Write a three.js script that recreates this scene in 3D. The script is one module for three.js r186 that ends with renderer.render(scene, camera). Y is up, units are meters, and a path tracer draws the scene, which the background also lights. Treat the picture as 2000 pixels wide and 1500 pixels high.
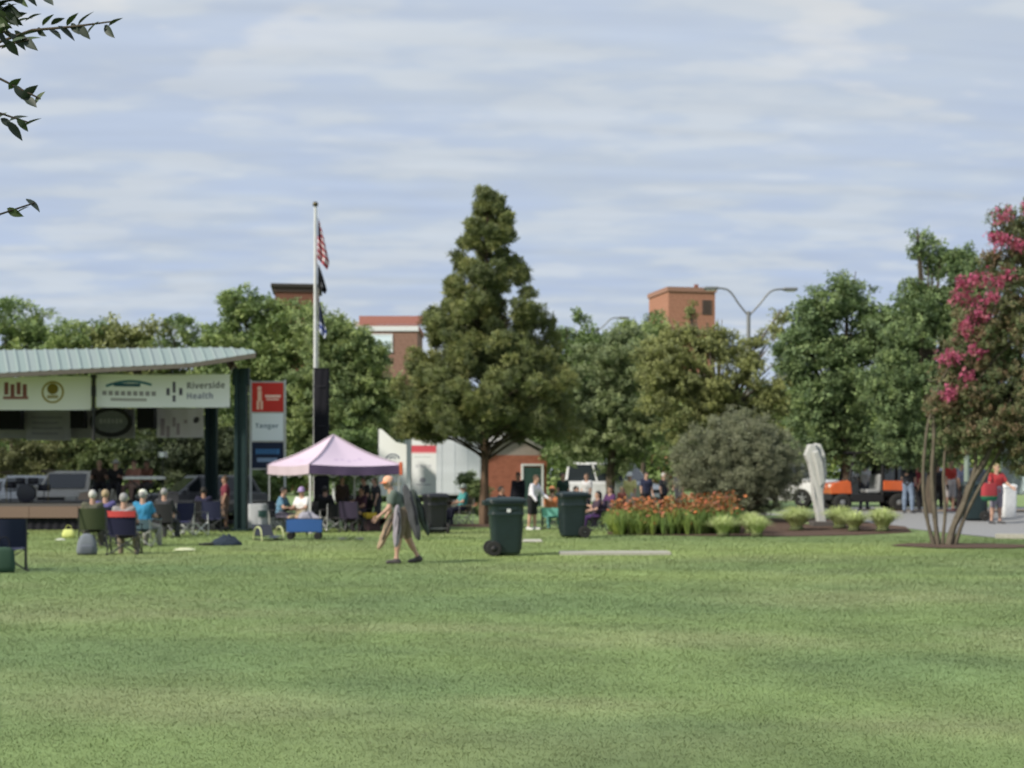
import * as THREE from 'three';
import { RoundedBoxGeometry } from 'three/addons/geometries/RoundedBoxGeometry.js';
import { mergeGeometries, mergeVertices } from 'three/addons/utils/BufferGeometryUtils.js';

// ---------- camera, sky, sun, exposure ----------
const F = 2900, EYE = 1.6, CX = 1000, CY = 930;          // lens in pixels of a 2000 x 1500 frame, eye height, principal point
const EXPOSURE = 2.2, SUN = 2.3, SKY = 1.0;
const scene = new THREE.Scene();
const camera = new THREE.PerspectiveCamera(2 * Math.atan(750 / F) * 180 / Math.PI, 4 / 3, 0.1, 3000);
camera.position.set(0, EYE, 0);
camera.setViewOffset(2000, 1500, 0, 750 - CY, 2000, 1500);   // level camera, lens shifted up
camera.focus = 3; camera.userData.fStop = 8;
camera.updateProjectionMatrix();
const renderer = new THREE.WebGLRenderer();
renderer.toneMapping = THREE.LinearToneMapping;
renderer.toneMappingExposure = EXPOSURE;
renderer.shadowMap.enabled = true;

// ---------- random, noise ----------
function rng(seed) { let a = seed >>> 0; return () => { a = (a + 0x6D2B79F5) | 0; let t = Math.imul(a ^ (a >>> 15), 1 | a); t = (t + Math.imul(t ^ (t >>> 7), 61 | t)) ^ t; return ((t ^ (t >>> 14)) >>> 0) / 4294967296; }; }
const h3 = (x, y, z) => { let h = Math.imul(x, 374761393) ^ Math.imul(y, 668265263) ^ Math.imul(z, 2147483647 - 1442695041); h = Math.imul(h ^ (h >>> 13), 1274126177); h ^= h >>> 16; h = Math.imul(h, 2246822519); return ((h ^ (h >>> 15)) >>> 0) / 4294967296; };
const sm = (t) => t * t * (3 - 2 * t), lerp = (a, b, t) => a + (b - a) * t, clamp = (x, a = 0, b = 1) => Math.min(b, Math.max(a, x));
const sstep = (a, b, x) => sm(clamp((x - a) / (b - a)));
function vn(x, y, z = 0, per = 0) {
  const X = Math.floor(x), Y = Math.floor(y), Z = Math.floor(z), fx = sm(x - X), fy = sm(y - Y), fz = sm(z - Z), w = per ? (k) => ((k % per) + per) % per : (k) => k;
  const g = (i, j, k) => h3(w(X + i), w(Y + j), Z + k);
  return lerp(lerp(lerp(g(0, 0, 0), g(1, 0, 0), fx), lerp(g(0, 1, 0), g(1, 1, 0), fx), fy), lerp(lerp(g(0, 0, 1), g(1, 0, 1), fx), lerp(g(0, 1, 1), g(1, 1, 1), fx), fy), fz);
}
const fbm = (x, y, z = 0, o = 4, per = 0) => { let s = 0, a = 0.5, t = 0, f = 1; for (let i = 0; i < o; i++) { s += a * vn(x * f + i * 17, y * f + i * 31, z * f + i * 7, per ? per * f : 0); t += a; a *= 0.5; f *= 2; } return s / t; };

// thin layered cloud all round: a cloud sheet seen in perspective, alike all round, zenith out of view brightened for fill
{
  const W = 4096, Hh = 2048, a = new Float32Array(W * Hh * 4), lin = (c) => c.map((v) => ((v / 255 + 0.055) / 1.055) ** 2.4);
  const blue = lin([183, 198, 222]), grey = lin([192, 204, 219]), pale = lin([207, 215, 224]), cream = lin([226, 227, 227]);
  for (let j = Hh / 2; j < Hh; j++) {
    const el = ((j + 0.5) / Hh - 0.5) * Math.PI, se = Math.sin(el), ce = Math.cos(el), k = 1 / (se + 0.13);
    for (let i = 0; i < W; i++) {
      const az = ((i + 0.5) / W - 0.5) * 2 * Math.PI, x = Math.cos(az) * ce * k, z = Math.sin(az) * ce * k;
      const wob = fbm(x * 0.9, z * 0.9, 5, 2) * 1.3;
      const band = fbm(x * 1.1 + wob, z * 3.2 + wob * 0.8, 1, 5), mot = fbm(x * 5.5 + wob, z * 10.5, 9, 5);
      const wisp = fbm(x * 5.0 - wob * 0.7, z * 9.5 + x * 0.5, 21, 5);
      const t = sstep(0.32, 0.64, band * 0.42 + mot * 0.58), hi = sstep(0.54, 0.76, wisp), cr = sstep(0.52, 0.78, fbm(x * 0.8, z * 1.4, 33, 3));
      const rip = 1 + 0.16 * (fbm(x * 3.0 + wob, z * 17 + x * 1.3, 44, 4) - 0.5); const low = sstep(0.10, 0.0, se) * 0.25, top = sstep(0.12, 0.34, se) * 0.34, zen = 1 + 0.25 * sstep(0.3, 0.9, se);
      const o = (j * W + i) * 4;
      for (let c = 0; c < 3; c++) {
        let v = lerp(blue[c], grey[c], t); v = lerp(v, pale[c], clamp(low + top + 0.6 * sstep(0.52, 0.75, mot)));
        v = lerp(v, lerp(pale[c], cream[c], cr), 0.7 * hi);
        a[o + c] = v * rip * zen * SKY / EXPOSURE;
      }
      a[o + 3] = 1;
    }
  }
  for (let o = 0; o < W * Hh / 2 * 4; o += 4) { a[o] = 0.10; a[o + 1] = 0.12; a[o + 2] = 0.08; a[o + 3] = 1; }
  const t = new THREE.DataTexture(a, W, Hh, THREE.RGBAFormat, THREE.FloatType);
  t.mapping = THREE.EquirectangularReflectionMapping; t.magFilter = t.minFilter = THREE.LinearFilter; t.needsUpdate = true;
  scene.background = t; scene.environment = t;
}
const sunDir = new THREE.Vector3(-0.80, 0.68, 0.56).normalize();
const sun = new THREE.DirectionalLight(new THREE.Color().setRGB(1, 0.93, 0.80), SUN);
sun.position.copy(sunDir).multiplyScalar(120).add(new THREE.Vector3(0, 0, -40)); sun.target.position.set(0, 0, -40);
sun.castShadow = true; sun.shadow.radius = 9; sun.shadow.mapSize.set(4096, 4096);
Object.assign(sun.shadow.camera, { left: -80, right: 80, top: 80, bottom: -80, near: 1, far: 320 });
scene.add(sun, sun.target);

// ---------- helpers ----------
const V3 = THREE.Vector3, v3 = (x, y, z) => new V3(x, y, z);
const wx = (px, d) => (px - CX) / F * d, wy = (py, d) => EYE + (CY - py) / F * d, at = (px, py, d) => v3(wx(px, d), wy(py, d), -d);
const gy = (x, d) => 0.34 * sstep(38, 50, d) * sstep(4, 10, x);          // the ground rises a little to the road on the right
const ground = (px, d) => v3(wx(px, d), gy(wx(px, d), d), -d);
const taken = new Map();
function numbered(n) { const k = taken.get(n) || 0; taken.set(n, k + 1); return k ? `${n}_${String(k).padStart(3, '0')}` : n; }
function tag(o, label, category, group, kind) { o.userData = {}; if (label) o.userData.label = label; if (category) o.userData.category = category; if (group) o.userData.group = group; if (kind) o.userData.kind = kind; return o; }
function T(name, label, category, pos, turn = 0, group, kind) { const o = new THREE.Group(); o.name = numbered(name); o.position.copy(pos); o.rotation.y = turn; scene.add(o); return tag(o, label, category, group, kind); }
function planar(g) {   // uv in metres by the way each face points
  const p = g.attributes.position, n = g.attributes.normal, uv = new Float32Array(p.count * 2);
  for (let i = 0; i < p.count; i++) {
    const ax = Math.abs(n.getX(i)), ay = Math.abs(n.getY(i)), az = Math.abs(n.getZ(i));
    const [u, v] = ay > ax && ay > az ? [p.getX(i), p.getZ(i)] : ax > az ? [p.getZ(i), p.getY(i)] : [p.getX(i), p.getY(i)];
    uv[2 * i] = u; uv[2 * i + 1] = v;
  }
  g.setAttribute('uv', new THREE.BufferAttribute(uv, 2)); return g;
}
function clean(g) { if (!g.attributes.normal) g.computeVertexNormals(); const r = g.index ? g.toNonIndexed() : g; for (const k of Object.keys(r.attributes)) if (!['position', 'normal', 'uv'].includes(k)) r.deleteAttribute(k); if (!r.attributes.uv) planar(r); return r; }
const merge = (list) => (list.length === 1 ? clean(list[0]) : mergeGeometries(list.map(clean)));
function P(parent, name, geos, mat, o = {}) {   // one named mesh
  let g = Array.isArray(geos) ? merge(geos) : geos;
  if (!o.uv) planar(g);
  const m = new THREE.Mesh(g, mat); m.name = parent ? name : numbered(name); m.castShadow = m.receiveShadow = true;
  (parent || scene).add(m); if (o.label) m.userData.label = o.label; if (o.kind) m.userData.kind = o.kind;
  return m;
}
const place = (g, x = 0, y = 0, z = 0, rx = 0, ry = 0, rz = 0) => { if (rx || ry || rz) g.applyMatrix4(new THREE.Matrix4().makeRotationFromEuler(new THREE.Euler(rx, ry, rz))); return g.translate(x, y, z); };
const box = (w, h, l, x, y, z, r = 0, rx = 0, ry = 0, rz = 0) => place(r ? new RoundedBoxGeometry(w, h, l, 2, Math.min(r, w / 2.01, h / 2.01, l / 2.01)) : new THREE.BoxGeometry(w, h, l), x, y, z, rx, ry, rz);
function bar(p, q, r1, r2 = r1, seg = 8) { const d = q.clone().sub(p), g = new THREE.CylinderGeometry(r2, r1, d.length(), seg); g.applyQuaternion(new THREE.Quaternion().setFromUnitVectors(v3(0, 1, 0), d.clone().normalize())); return g.translate((p.x + q.x) / 2, (p.y + q.y) / 2, (p.z + q.z) / 2); }
function limb(pts, r0, r1, seg = 7) {   // tapered tube through points
  const c = new THREE.CatmullRomCurve3(pts), n = Math.max(6, pts.length * 4), g = new THREE.TubeGeometry(c, n, 1, seg), p = g.attributes.position;
  for (let i = 0; i <= n; i++) { const o = c.getPointAt(i / n), r = lerp(r0, r1, i / n) * (1 + 0.12 * Math.sin(i * 1.7)); for (let j = 0; j <= seg; j++) { const k = i * (seg + 1) + j; p.setXYZ(k, o.x + (p.getX(k) - o.x) * r, o.y + (p.getY(k) - o.y) * r, o.z + (p.getZ(k) - o.z) * r); } }
  g.computeVertexNormals(); return g;
}
const tube = (pts, r, seg = 6, n = 16) => new THREE.TubeGeometry(new THREE.CatmullRomCurve3(pts), n, r, seg);
const lathe = (prof, seg = 20) => new THREE.LatheGeometry(prof.map(([x, y]) => new THREE.Vector2(x, y)), seg);
function extr(pts, depth, bevel = 0, holes) {   // polygon in x y, thickness along z, centred
  const s = new THREE.Shape(pts.map(([x, y]) => new THREE.Vector2(x, y)));
  if (holes) for (const h of holes) s.holes.push(new THREE.Path(h.map(([x, y]) => new THREE.Vector2(x, y))));
  return new THREE.ExtrudeGeometry(s, { depth: depth - 2 * bevel, bevelEnabled: bevel > 0, bevelSize: bevel, bevelThickness: bevel, bevelSegments: 2, bevelOffset: -bevel, curveSegments: 10 }).translate(0, 0, -depth / 2 + bevel);
}
function sheet(nu, nv, f) {   // parametric grid
  const p = [], uv = [], ix = [];
  for (let j = 0; j <= nv; j++) for (let i = 0; i <= nu; i++) { p.push(...f(i / nu, j / nv)); uv.push(i / nu, j / nv); }
  for (let j = 0; j < nv; j++) for (let i = 0; i < nu; i++) { const a = j * (nu + 1) + i, b = a + nu + 1; ix.push(a, a + 1, b, a + 1, b + 1, b); }
  const g = new THREE.BufferGeometry(); g.setAttribute('position', new THREE.Float32BufferAttribute(p, 3)); g.setAttribute('uv', new THREE.Float32BufferAttribute(uv, 2)); g.setIndex(ix); g.computeVertexNormals(); return g;
}
function copy(o, pos, turn, label, group) { const c = o.clone(); c.name = numbered(o.name.replace(/_\d{3}$/, '')); c.position.copy(pos); c.rotation.y = turn; c.userData = { ...o.userData, label }; if (group) c.userData.group = group; scene.add(c); return c; }

// ---------- textures and materials ----------
function tex(n, f, srgb = false) { const a = new Uint8Array(n * n * 4); for (let j = 0; j < n; j++) for (let i = 0; i < n; i++) { const c = f(i / n, j / n), o = (j * n + i) * 4; for (let k = 0; k < 3; k++) a[o + k] = clamp(Array.isArray(c) ? c[k] : c) * 255; a[o + 3] = 255; } const t = new THREE.DataTexture(a, n, n); t.wrapS = t.wrapT = THREE.RepeatWrapping; t.magFilter = THREE.LinearFilter; t.minFilter = THREE.LinearFilter; if (srgb) t.colorSpace = THREE.SRGBColorSpace; t.needsUpdate = true; return t; }
const rep = (t, s, r = s) => { const c = t.clone(); c.repeat.set(s, r); c.needsUpdate = true; return c; };
const TX = {
  soft: tex(256, (u, v) => 0.72 + 0.28 * fbm(u * 6, v * 6, 2, 5, 6)),
  grain: tex(256, (u, v) => 0.55 + 0.45 * (0.5 * fbm(u * 24, v * 24, 3, 3, 24) + 0.5 * h3(u * 256 | 0, v * 256 | 0, 4))),
  weave: tex(128, (u, v) => 0.78 + 0.12 * (((u * 64 | 0) + (v * 64 | 0)) & 1) + 0.1 * h3(u * 128 | 0, v * 128 | 0, 8)),
  streak: tex(256, (u, v) => 0.62 + 0.38 * fbm(u * 40, v * 4, 5, 4, 4)),
  bark: tex(256, (u, v) => 0.35 + 0.65 * fbm(u * 20, v * 5, 6, 5, 5)),
  mulch: tex(256, (u, v) => 0.3 + 0.7 * (0.6 * vn(u * 40, v * 16, 1, 8) + 0.4 * h3(u * 128 | 0, v * 200 | 0, 5))),
  turf: tex(512, (u, v) => 0.66 + 0.34 * (0.6 * fbm(u * 16, v * 16, 7, 4, 16) + 0.4 * h3(u * 512 | 0, v * 300 | 0, 2))),
  brick: tex(256, (u, v) => { const r = Math.floor(v * 12), s = (u * 6 + (r & 1) * 0.5) % 1, t = (v * 12) % 1, e = s < 0.05 || t < 0.13; const k = 0.78 + 0.3 * h3(Math.floor(u * 6 + (r & 1) * 0.5) % 6, r, 3); return e ? [0.75, 0.72, 0.68] : [k, k * 0.97, k * 0.95]; }),
};
const col = (c) => (typeof c === 'string' ? new THREE.Color(c) : new THREE.Color().setRGB(...c));
function M(c, rough = 0.8, o = {}) {
  const { t = 'soft', s = 1.5, bump = 0, metal = 0, ...rest } = o, m = new THREE.MeshStandardMaterial({ color: col(c), roughness: rough, metalness: metal, side: THREE.DoubleSide, ...rest });
  if (t && !rest.map) { m.map = rep(TX[t], s); if (bump) { m.bumpMap = m.map; m.bumpScale = bump; } }
  return m;
}
const fabric = (c, s = 6) => M(c, 0.95, { t: 'weave', s, bump: 0.001 });
const plastic = (c, r = 0.5) => M(c, r, { t: 'soft', s: 2, bump: 0.002 });
const metal = (c, r = 0.45) => M(c, r, { t: 'streak', s: 2, metal: 0.6 });
const paint = (c) => new THREE.MeshPhysicalMaterial({ color: col(c), roughness: 0.45, clearcoat: 0.6, clearcoatRoughness: 0.15, map: rep(TX.soft, 0.6), side: THREE.DoubleSide });
const MT = {
  glass: M([0.02, 0.025, 0.03], 0.08, { t: null }), rubber: M([0.02, 0.02, 0.02], 0.9, { t: 'grain', s: 4, bump: 0.003 }), chrome: M([0.6, 0.6, 0.6], 0.25, { t: null, metal: 0.9 }),
  black: plastic([0.010, 0.010, 0.012], 0.65), blackFabric: fabric([0.006, 0.006, 0.012]), steel: metal([0.35, 0.36, 0.37]), darkSteel: metal([0.05, 0.055, 0.06], 0.5),
  white: plastic([0.75, 0.76, 0.77], 0.55), bark: M([0.11, 0.085, 0.06], 0.95, { t: 'bark', s: 1, bump: 0.02 }), greyBark: M([0.20, 0.17, 0.14], 0.9, { t: 'bark', s: 1.2, bump: 0.01 }),
  green: metal([0.018, 0.040, 0.042], 0.55), lamp: M([0.7, 0.7, 0.65], 0.4, { t: null }),
};
function canvasTex(w, h, draw) { const c = document.createElement('canvas'); c.width = w; c.height = h; const g = c.getContext('2d'); draw(g, w, h); const t = new THREE.CanvasTexture(c); t.colorSpace = THREE.SRGBColorSpace; return t; }
const print = (w, h, draw, rough = 0.8) => new THREE.MeshStandardMaterial({ map: canvasTex(w, h, draw), roughness: rough, side: THREE.DoubleSide });

// ---------- ground ----------
const PATCHES = [[0.6, 18.8, 4.2, 2.0, 'R'], [-3.9, 13.4, 3.0, 1.3, 'R'], [-0.6, 11.2, 1.6, 1.3, 'R'], [-2.8, 12.4, 1.6, 0.8, 'R'], [11.5, 26, 3.4, 1.6, 'R'], [-6.5, 25.5, 5, 1.2, 'R'], [0.9, 9.4, 1.2, 0.8, 'R'], [3.4, 12.5, 1.2, 1.0, 'R'],
  [-4.8, 17.2, 2.6, 1.0, 'D'], [-1.0, 15.6, 2.6, 0.7, 'D'], [-2.5, 10.3, 1.5, 0.9, 'D'], [1.6, 14.6, 2.2, 0.9, 'D'], [4.6, 19.5, 2.6, 1.6, 'D'], [6.5, 14.5, 2.4, 1.4, 'D'], [0.5, 10.4, 1.2, 0.6, 'D'], [2.6, 9.6, 1.4, 0.8, 'D'], [9, 22, 2.4, 1.6, 'D'],
  [-9, 34, 8, 5.5, 'L'], [0, 33, 8, 5.5, 'L'], [6.5, 33, 5, 4, 'L'], [-3, 42, 9, 4, 'L'], [3, 23.5, 5, 1.6, 'L'], [-12, 41, 5, 5, 'L']];  // L ellipses paint the sunlit band into the turf colour
const patch = (x, d) => {   // colour of the turf: dry straw patches, darker green ones, a sunlit band painted pale, mower swaths
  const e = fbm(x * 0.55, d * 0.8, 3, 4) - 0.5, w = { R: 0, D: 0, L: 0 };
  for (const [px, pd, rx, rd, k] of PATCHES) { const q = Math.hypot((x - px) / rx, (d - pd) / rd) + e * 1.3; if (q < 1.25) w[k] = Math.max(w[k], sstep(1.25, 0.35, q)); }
  const dry = Math.max(w.D, 0.55 * sstep(0.50, 0.72, fbm(x * 0.20 + 3, d * 0.34 + 1, 2, 5))), deepGreen = Math.max(w.R, 0.5 * sstep(0.48, 0.70, fbm(x * 0.16 + 40, d * 0.30 + 9, 4, 5))), f = fbm(x * 1.6, d * 2.2, 6, 4) - 0.5;
  const ra = Math.hypot(x - 16, d - 16), sw = 0.08 * Math.sin((ra + 0.8 * fbm(x * 0.12, d * 0.12, 8, 2)) * 3.4) * sstep(26, 12, ra) + 0.035 * Math.sin((d + 0.2 * x) * 2.6);
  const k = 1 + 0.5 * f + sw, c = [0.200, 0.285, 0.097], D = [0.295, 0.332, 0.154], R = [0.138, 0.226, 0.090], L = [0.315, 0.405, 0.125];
  return c.map((v, i) => clamp(lerp(lerp(lerp(v, L[i], w.L * 0.8), R[i], deepGreen * 0.5), D[i], dry * 0.6) * k));
};
{
  const W = 1400, xs = [], ds = [];
  for (let x = -48; x <= 48; x += 0.6) xs.push(x); for (let d = 3; d <= 72; d += 0.5) ds.push(d);
  xs.unshift(-W, -300, -90); xs.push(90, 300, W); ds.unshift(-W, -300, -60, -10, 0); ds.push(90, 140, 300, W);
  const p = [], uv = [], cl = [], ix = [], nx = xs.length;
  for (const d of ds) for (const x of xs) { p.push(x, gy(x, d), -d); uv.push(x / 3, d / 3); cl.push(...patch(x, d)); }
  for (let j = 0; j < ds.length - 1; j++) for (let i = 0; i < nx - 1; i++) { const a = j * nx + i; ix.push(a, a + 1, a + nx, a + 1, a + nx + 1, a + nx); }
  const g = new THREE.BufferGeometry(); g.setAttribute('position', new THREE.Float32BufferAttribute(p, 3)); g.setAttribute('uv', new THREE.Float32BufferAttribute(uv, 2)); g.setAttribute('color', new THREE.Float32BufferAttribute(cl, 3)); g.setIndex(ix); g.computeVertexNormals();
  const m = new THREE.MeshStandardMaterial({ color: 0xffffff, vertexColors: true, roughness: 1, map: TX.turf, bumpMap: TX.turf, bumpScale: 0.006 });
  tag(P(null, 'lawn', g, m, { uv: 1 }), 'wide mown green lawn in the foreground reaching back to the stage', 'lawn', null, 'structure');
}
const blobPts = (x, d, rx, rd, seed, n = 40) => Array.from({ length: n }, (_, i) => { const a = i / n * 6.2832, k = 0.86 + 0.28 * fbm(Math.cos(a) * 2 + seed, Math.sin(a) * 2, seed, 3); return [x + Math.cos(a) * rx * k, d + Math.sin(a) * rd * k]; });
const ROAD = [[10.9, 43.6], [12.5, 38.4], [16, 37.2], [40, 37], [40, 60], [4, 60], [4, 51], [10, 49]], BED = [[2.6, 40.6], [4.6, 39.6], [7, 39.0], [9.2, 39.6], [11.0, 40.8], [11.4, 43], [9.5, 47], [6, 49], [3, 46]], RING = blobPts(10.25, 33.9, 1.55, 1.25, 3), MULCH = blobPts(-0.9, 48, 1.2, 1.6, 8);
const inside = (P, x, y) => { let c = false; for (let i = 0, j = P.length - 1; i < P.length; j = i++) if ((P[i][1] > y) !== (P[j][1] > y) && x < (P[j][0] - P[i][0]) * (y - P[i][1]) / (P[j][1] - P[i][1]) + P[i][0]) c = !c; return c; };
function tufts(n, d0, d1, hgt, wid, spread, blades, seed, name, label) {
  const r = rng(seed), p = [];
  for (let i = 0; i < blades; i++) { const a = r() * 6.28, b = r() * 6.28, q = spread * Math.sqrt(r()), x = Math.cos(a) * q, z = Math.sin(a) * q, l = hgt * (0.5 + r() * 0.7), lean = l * (0.6 + 1.0 * r()), c = Math.cos(b) * wid / 2, s = Math.sin(b) * wid / 2, e = r() * 6.28; p.push(x - c, 0, z - s, x + c, 0, z + s, x + Math.cos(e) * lean, l, z + Math.sin(e) * lean); }
  const g = new THREE.BufferGeometry(); g.setAttribute('position', new THREE.Float32BufferAttribute(p, 3)); g.computeVertexNormals();
  const nm = g.attributes.normal; for (let i = 0; i < nm.count; i++) { const v = v3(nm.getX(i) * 0.3, 1, nm.getZ(i) * 0.3).normalize(); nm.setXYZ(i, v.x, v.y, v.z); }
  const m = new THREE.InstancedMesh(g, new THREE.MeshStandardMaterial({ color: 0xffffff, roughness: 0.8, side: THREE.DoubleSide }), n), M4 = new THREE.Matrix4(), Q = new THREE.Quaternion(), c = new THREE.Color();
  for (let i = 0; i < n;) {
    const d = d0 * Math.pow(d1 / d0, r()), x = (r() * 2 - 1) * (d * 0.37 + 0.6), s = (0.7 + r() * 0.6) * d / 10; if ([ROAD, BED, RING].some((q) => inside(q, x, d)) || (Math.abs(d - 30.4) < 0.34 && Math.abs(x - 2.1) < 1.15)) { continue; }   // sparser and larger farther away
    Q.setFromAxisAngle(v3(0, 1, 0), r() * 6.28); M4.compose(v3(x, gy(x, d), -d), Q, v3(s, s * (0.8 + 0.4 * r()) * Math.sqrt(10 / d), s)); m.setMatrixAt(i, M4);
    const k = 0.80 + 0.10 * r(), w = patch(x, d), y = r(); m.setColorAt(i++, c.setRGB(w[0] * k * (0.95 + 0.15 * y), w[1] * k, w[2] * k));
  }
  m.name = name; m.castShadow = m.receiveShadow = true; scene.add(m); tag(m, label, 'grass', null, 'stuff');
}
tufts(110000, 7.2, 46, 0.0085, 0.0044, 0.17, 10, 5, 'grass', 'short mown grass blades covering the whole lawn up to the crowd');

const flat = (pts, lift) => { const s = new THREE.Shape(pts.map(([x, d]) => new THREE.Vector2(x, d))); return { s, lift }; };
function slab(name, label, pts, lift, mat, cat) {   // a sheet on the ground following its rise, cut to an outline by clipping a grid finely at its edge
  const g = new THREE.ShapeGeometry(new THREE.Shape(pts.map(([x, d]) => new THREE.Vector2(x, d)))).toNonIndexed();
  let p = Array.from(g.attributes.position.array);
  for (let pass = 0; pass < 5; pass++) { const q = []; for (let i = 0; i < p.length; i += 9) { const t = [0, 1, 2].map((k) => [p[i + 3 * k], p[i + 3 * k + 1]]), e = [0, 1, 2].map((k) => Math.hypot(t[k][0] - t[(k + 1) % 3][0], t[k][1] - t[(k + 1) % 3][1])), l = e.indexOf(Math.max(...e)); if (e[l] < 3) { q.push(...p.slice(i, i + 9)); continue; } const a = t[l], b = t[(l + 1) % 3], c = t[(l + 2) % 3], m = [(a[0] + b[0]) / 2, (a[1] + b[1]) / 2]; q.push(...a, 0, ...m, 0, ...c, 0, ...m, 0, ...b, 0, ...c, 0); } p = q; if (pass < 4) p = p.slice(); }
  const o = []; for (let i = 0; i < p.length; i += 3) o.push(p[i], gy(p[i], p[i + 1]) + lift, -p[i + 1]);
  const r = new THREE.BufferGeometry(); r.setAttribute('position', new THREE.Float32BufferAttribute(o, 3)); r.computeVertexNormals();
  const n = r.attributes.normal; if (n.getY(0) < 0) for (let i = 0; i < n.count; i++) n.setXYZ(i, -n.getX(i), -n.getY(i), -n.getZ(i));
  const m = P(null, name, r, mat); tag(m, label, cat || name.replace(/_/g, ' '), null, 'structure'); return m;
}
const asphalt = M([0.30, 0.30, 0.305], 0.9, { t: 'grain', s: 0.8, bump: 0.004 }), darkAsphalt = M([0.12, 0.12, 0.125], 0.9, { t: 'grain', s: 0.8, bump: 0.004 });
const mulchM = M([0.13, 0.075, 0.05], 1, { t: 'mulch', s: 1.2, bump: 0.03 }), concrete = M([0.44, 0.42, 0.37], 0.85, { t: 'grain', s: 1, bump: 0.002 });
slab('parking_lot', 'dark asphalt parking lot behind the stage on the left', [[-40, 49.5], [-9.5, 49.5], [-6, 53], [-6, 60], [-40, 60]], 0.012, darkAsphalt);
slab('road', 'pale grey paved road behind the flower bed on the right', ROAD, 0.012, asphalt);
slab('pavement', 'sandy pavement strip along the far side of the road', [[13, 53], [40, 51], [40, 54.5], [13, 56]], 0.018, M([0.45, 0.33, 0.22], 0.9, { t: 'grain', s: 1, bump: 0.003 }));
slab('mulch_bed', 'brown mulch bed under the orange flowers and round bush', BED, 0.016, mulchM);
slab('mulch_ring', 'round brown mulch ring at the foot of the pink flowering tree', RING, 0.02, mulchM);
slab('mulch_patch', 'small brown mulch patch at the foot of the tall conifer', MULCH, 0.016, mulchM);
{
  const pd = T('concrete_pad', 'pale concrete pad lying flush in the grass right of the front cart', 'concrete pad', v3(wx(1200, 30.4), 0, -30.4), 0.03);
  P(pd, 'slab', [box(2.25, 0.07, 0.62, 0, 0.025, 0, 0.012)], concrete);
  const lid = T('utility_cover', 'small white utility cover in the grass beside the front cart', 'utility cover', v3(wx(1040, 36.2), 0, -36.2), 0.05);
  P(lid, 'cover', [box(0.42, 0.05, 0.3, 0, 0.03, 0, 0.012)], M([0.62, 0.6, 0.55], 0.8, { t: 'grain' })); P(lid, 'frame', [box(0.48, 0.035, 0.36, 0, 0.012, 0, 0.01)], concrete);
}
for (const [n, pts] of [['kerb', [[12.4, 38.1], [16, 36.95], [40, 36.75], [40, 36.98], [16, 37.18], [12.55, 38.35]]]]) {
  const g = extr(pts, 0.13, 0.01).rotateX(-Math.PI / 2); const m = P(null, n, g, concrete); m.position.y = 0.055; tag(m, 'concrete kerb along the near edge of the grey road', 'kerb', null, 'structure');
}

// ---------- foliage ----------
function sprig(kind, seed) {   // a twig tip of small folded leaves, about 1 m across before scaling
  const r = rng(seed), p = [], leaf = (o, dir, up, L, w) => { const s = dir.clone().cross(up).normalize().multiplyScalar(w * L), m = o.clone().addScaledVector(dir, L * 0.45).addScaledVector(up, -L * 0.06), t = o.clone().addScaledVector(dir, L).addScaledVector(up, -L * 0.16), a = m.clone().add(s).addScaledVector(up, L * 0.08), b = m.clone().sub(s).addScaledVector(up, L * 0.08); for (const q of [o, a, t, o, t, b]) p.push(q.x, q.y, q.z); };
  const N = kind === 'needle' ? 13 : kind === 'fine' ? 12 : kind === 'bloom' ? 12 : 7;
  for (let i = 0; i < N; i++) {
    const a = i * 2.4 + r(), tilt = r() * 1.2 - 0.25, dir = v3(Math.cos(a) * Math.cos(tilt), Math.sin(tilt), Math.sin(a) * Math.cos(tilt)), up = v3(r() - 0.5, 1, r() - 0.5).normalize();
    if (kind === 'needle') leaf(v3((r() - 0.5) * 0.3, (r() - 0.5) * 0.3, (r() - 0.5) * 0.3), dir, up, 0.45 + 0.3 * r(), 0.11);
    else if (kind === 'fine') leaf(v3((r() - 0.5) * 0.8, (r() - 0.5) * 0.8, (r() - 0.5) * 0.8), dir, up, 0.28 + 0.2 * r(), 0.2);
    else if (kind === 'bloom') leaf(v3((r() - 0.5) * 0.5, (r() - 0.5) * 0.7, (r() - 0.5) * 0.5), dir, up, 0.25 + 0.15 * r(), 0.45);
    else leaf(v3((r() - 0.5) * 0.7, (r() - 0.5) * 0.5, (r() - 0.5) * 0.7), dir, up, 0.38 + 0.22 * r(), 0.27);
  }
  const g = new THREE.BufferGeometry(); g.setAttribute('position', new THREE.Float32BufferAttribute(p, 3)); g.computeVertexNormals(); return g;
}
const SPRIG = Object.fromEntries(['broad', 'needle', 'fine', 'bloom'].map((k, i) => [k, [sprig(k, 11 + i), sprig(k, 51 + i)]]));
const leafMat = new THREE.MeshPhysicalMaterial({ color: 0xffffff, roughness: 0.75, transmission: 0.3, thickness: 0, side: THREE.DoubleSide });
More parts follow.
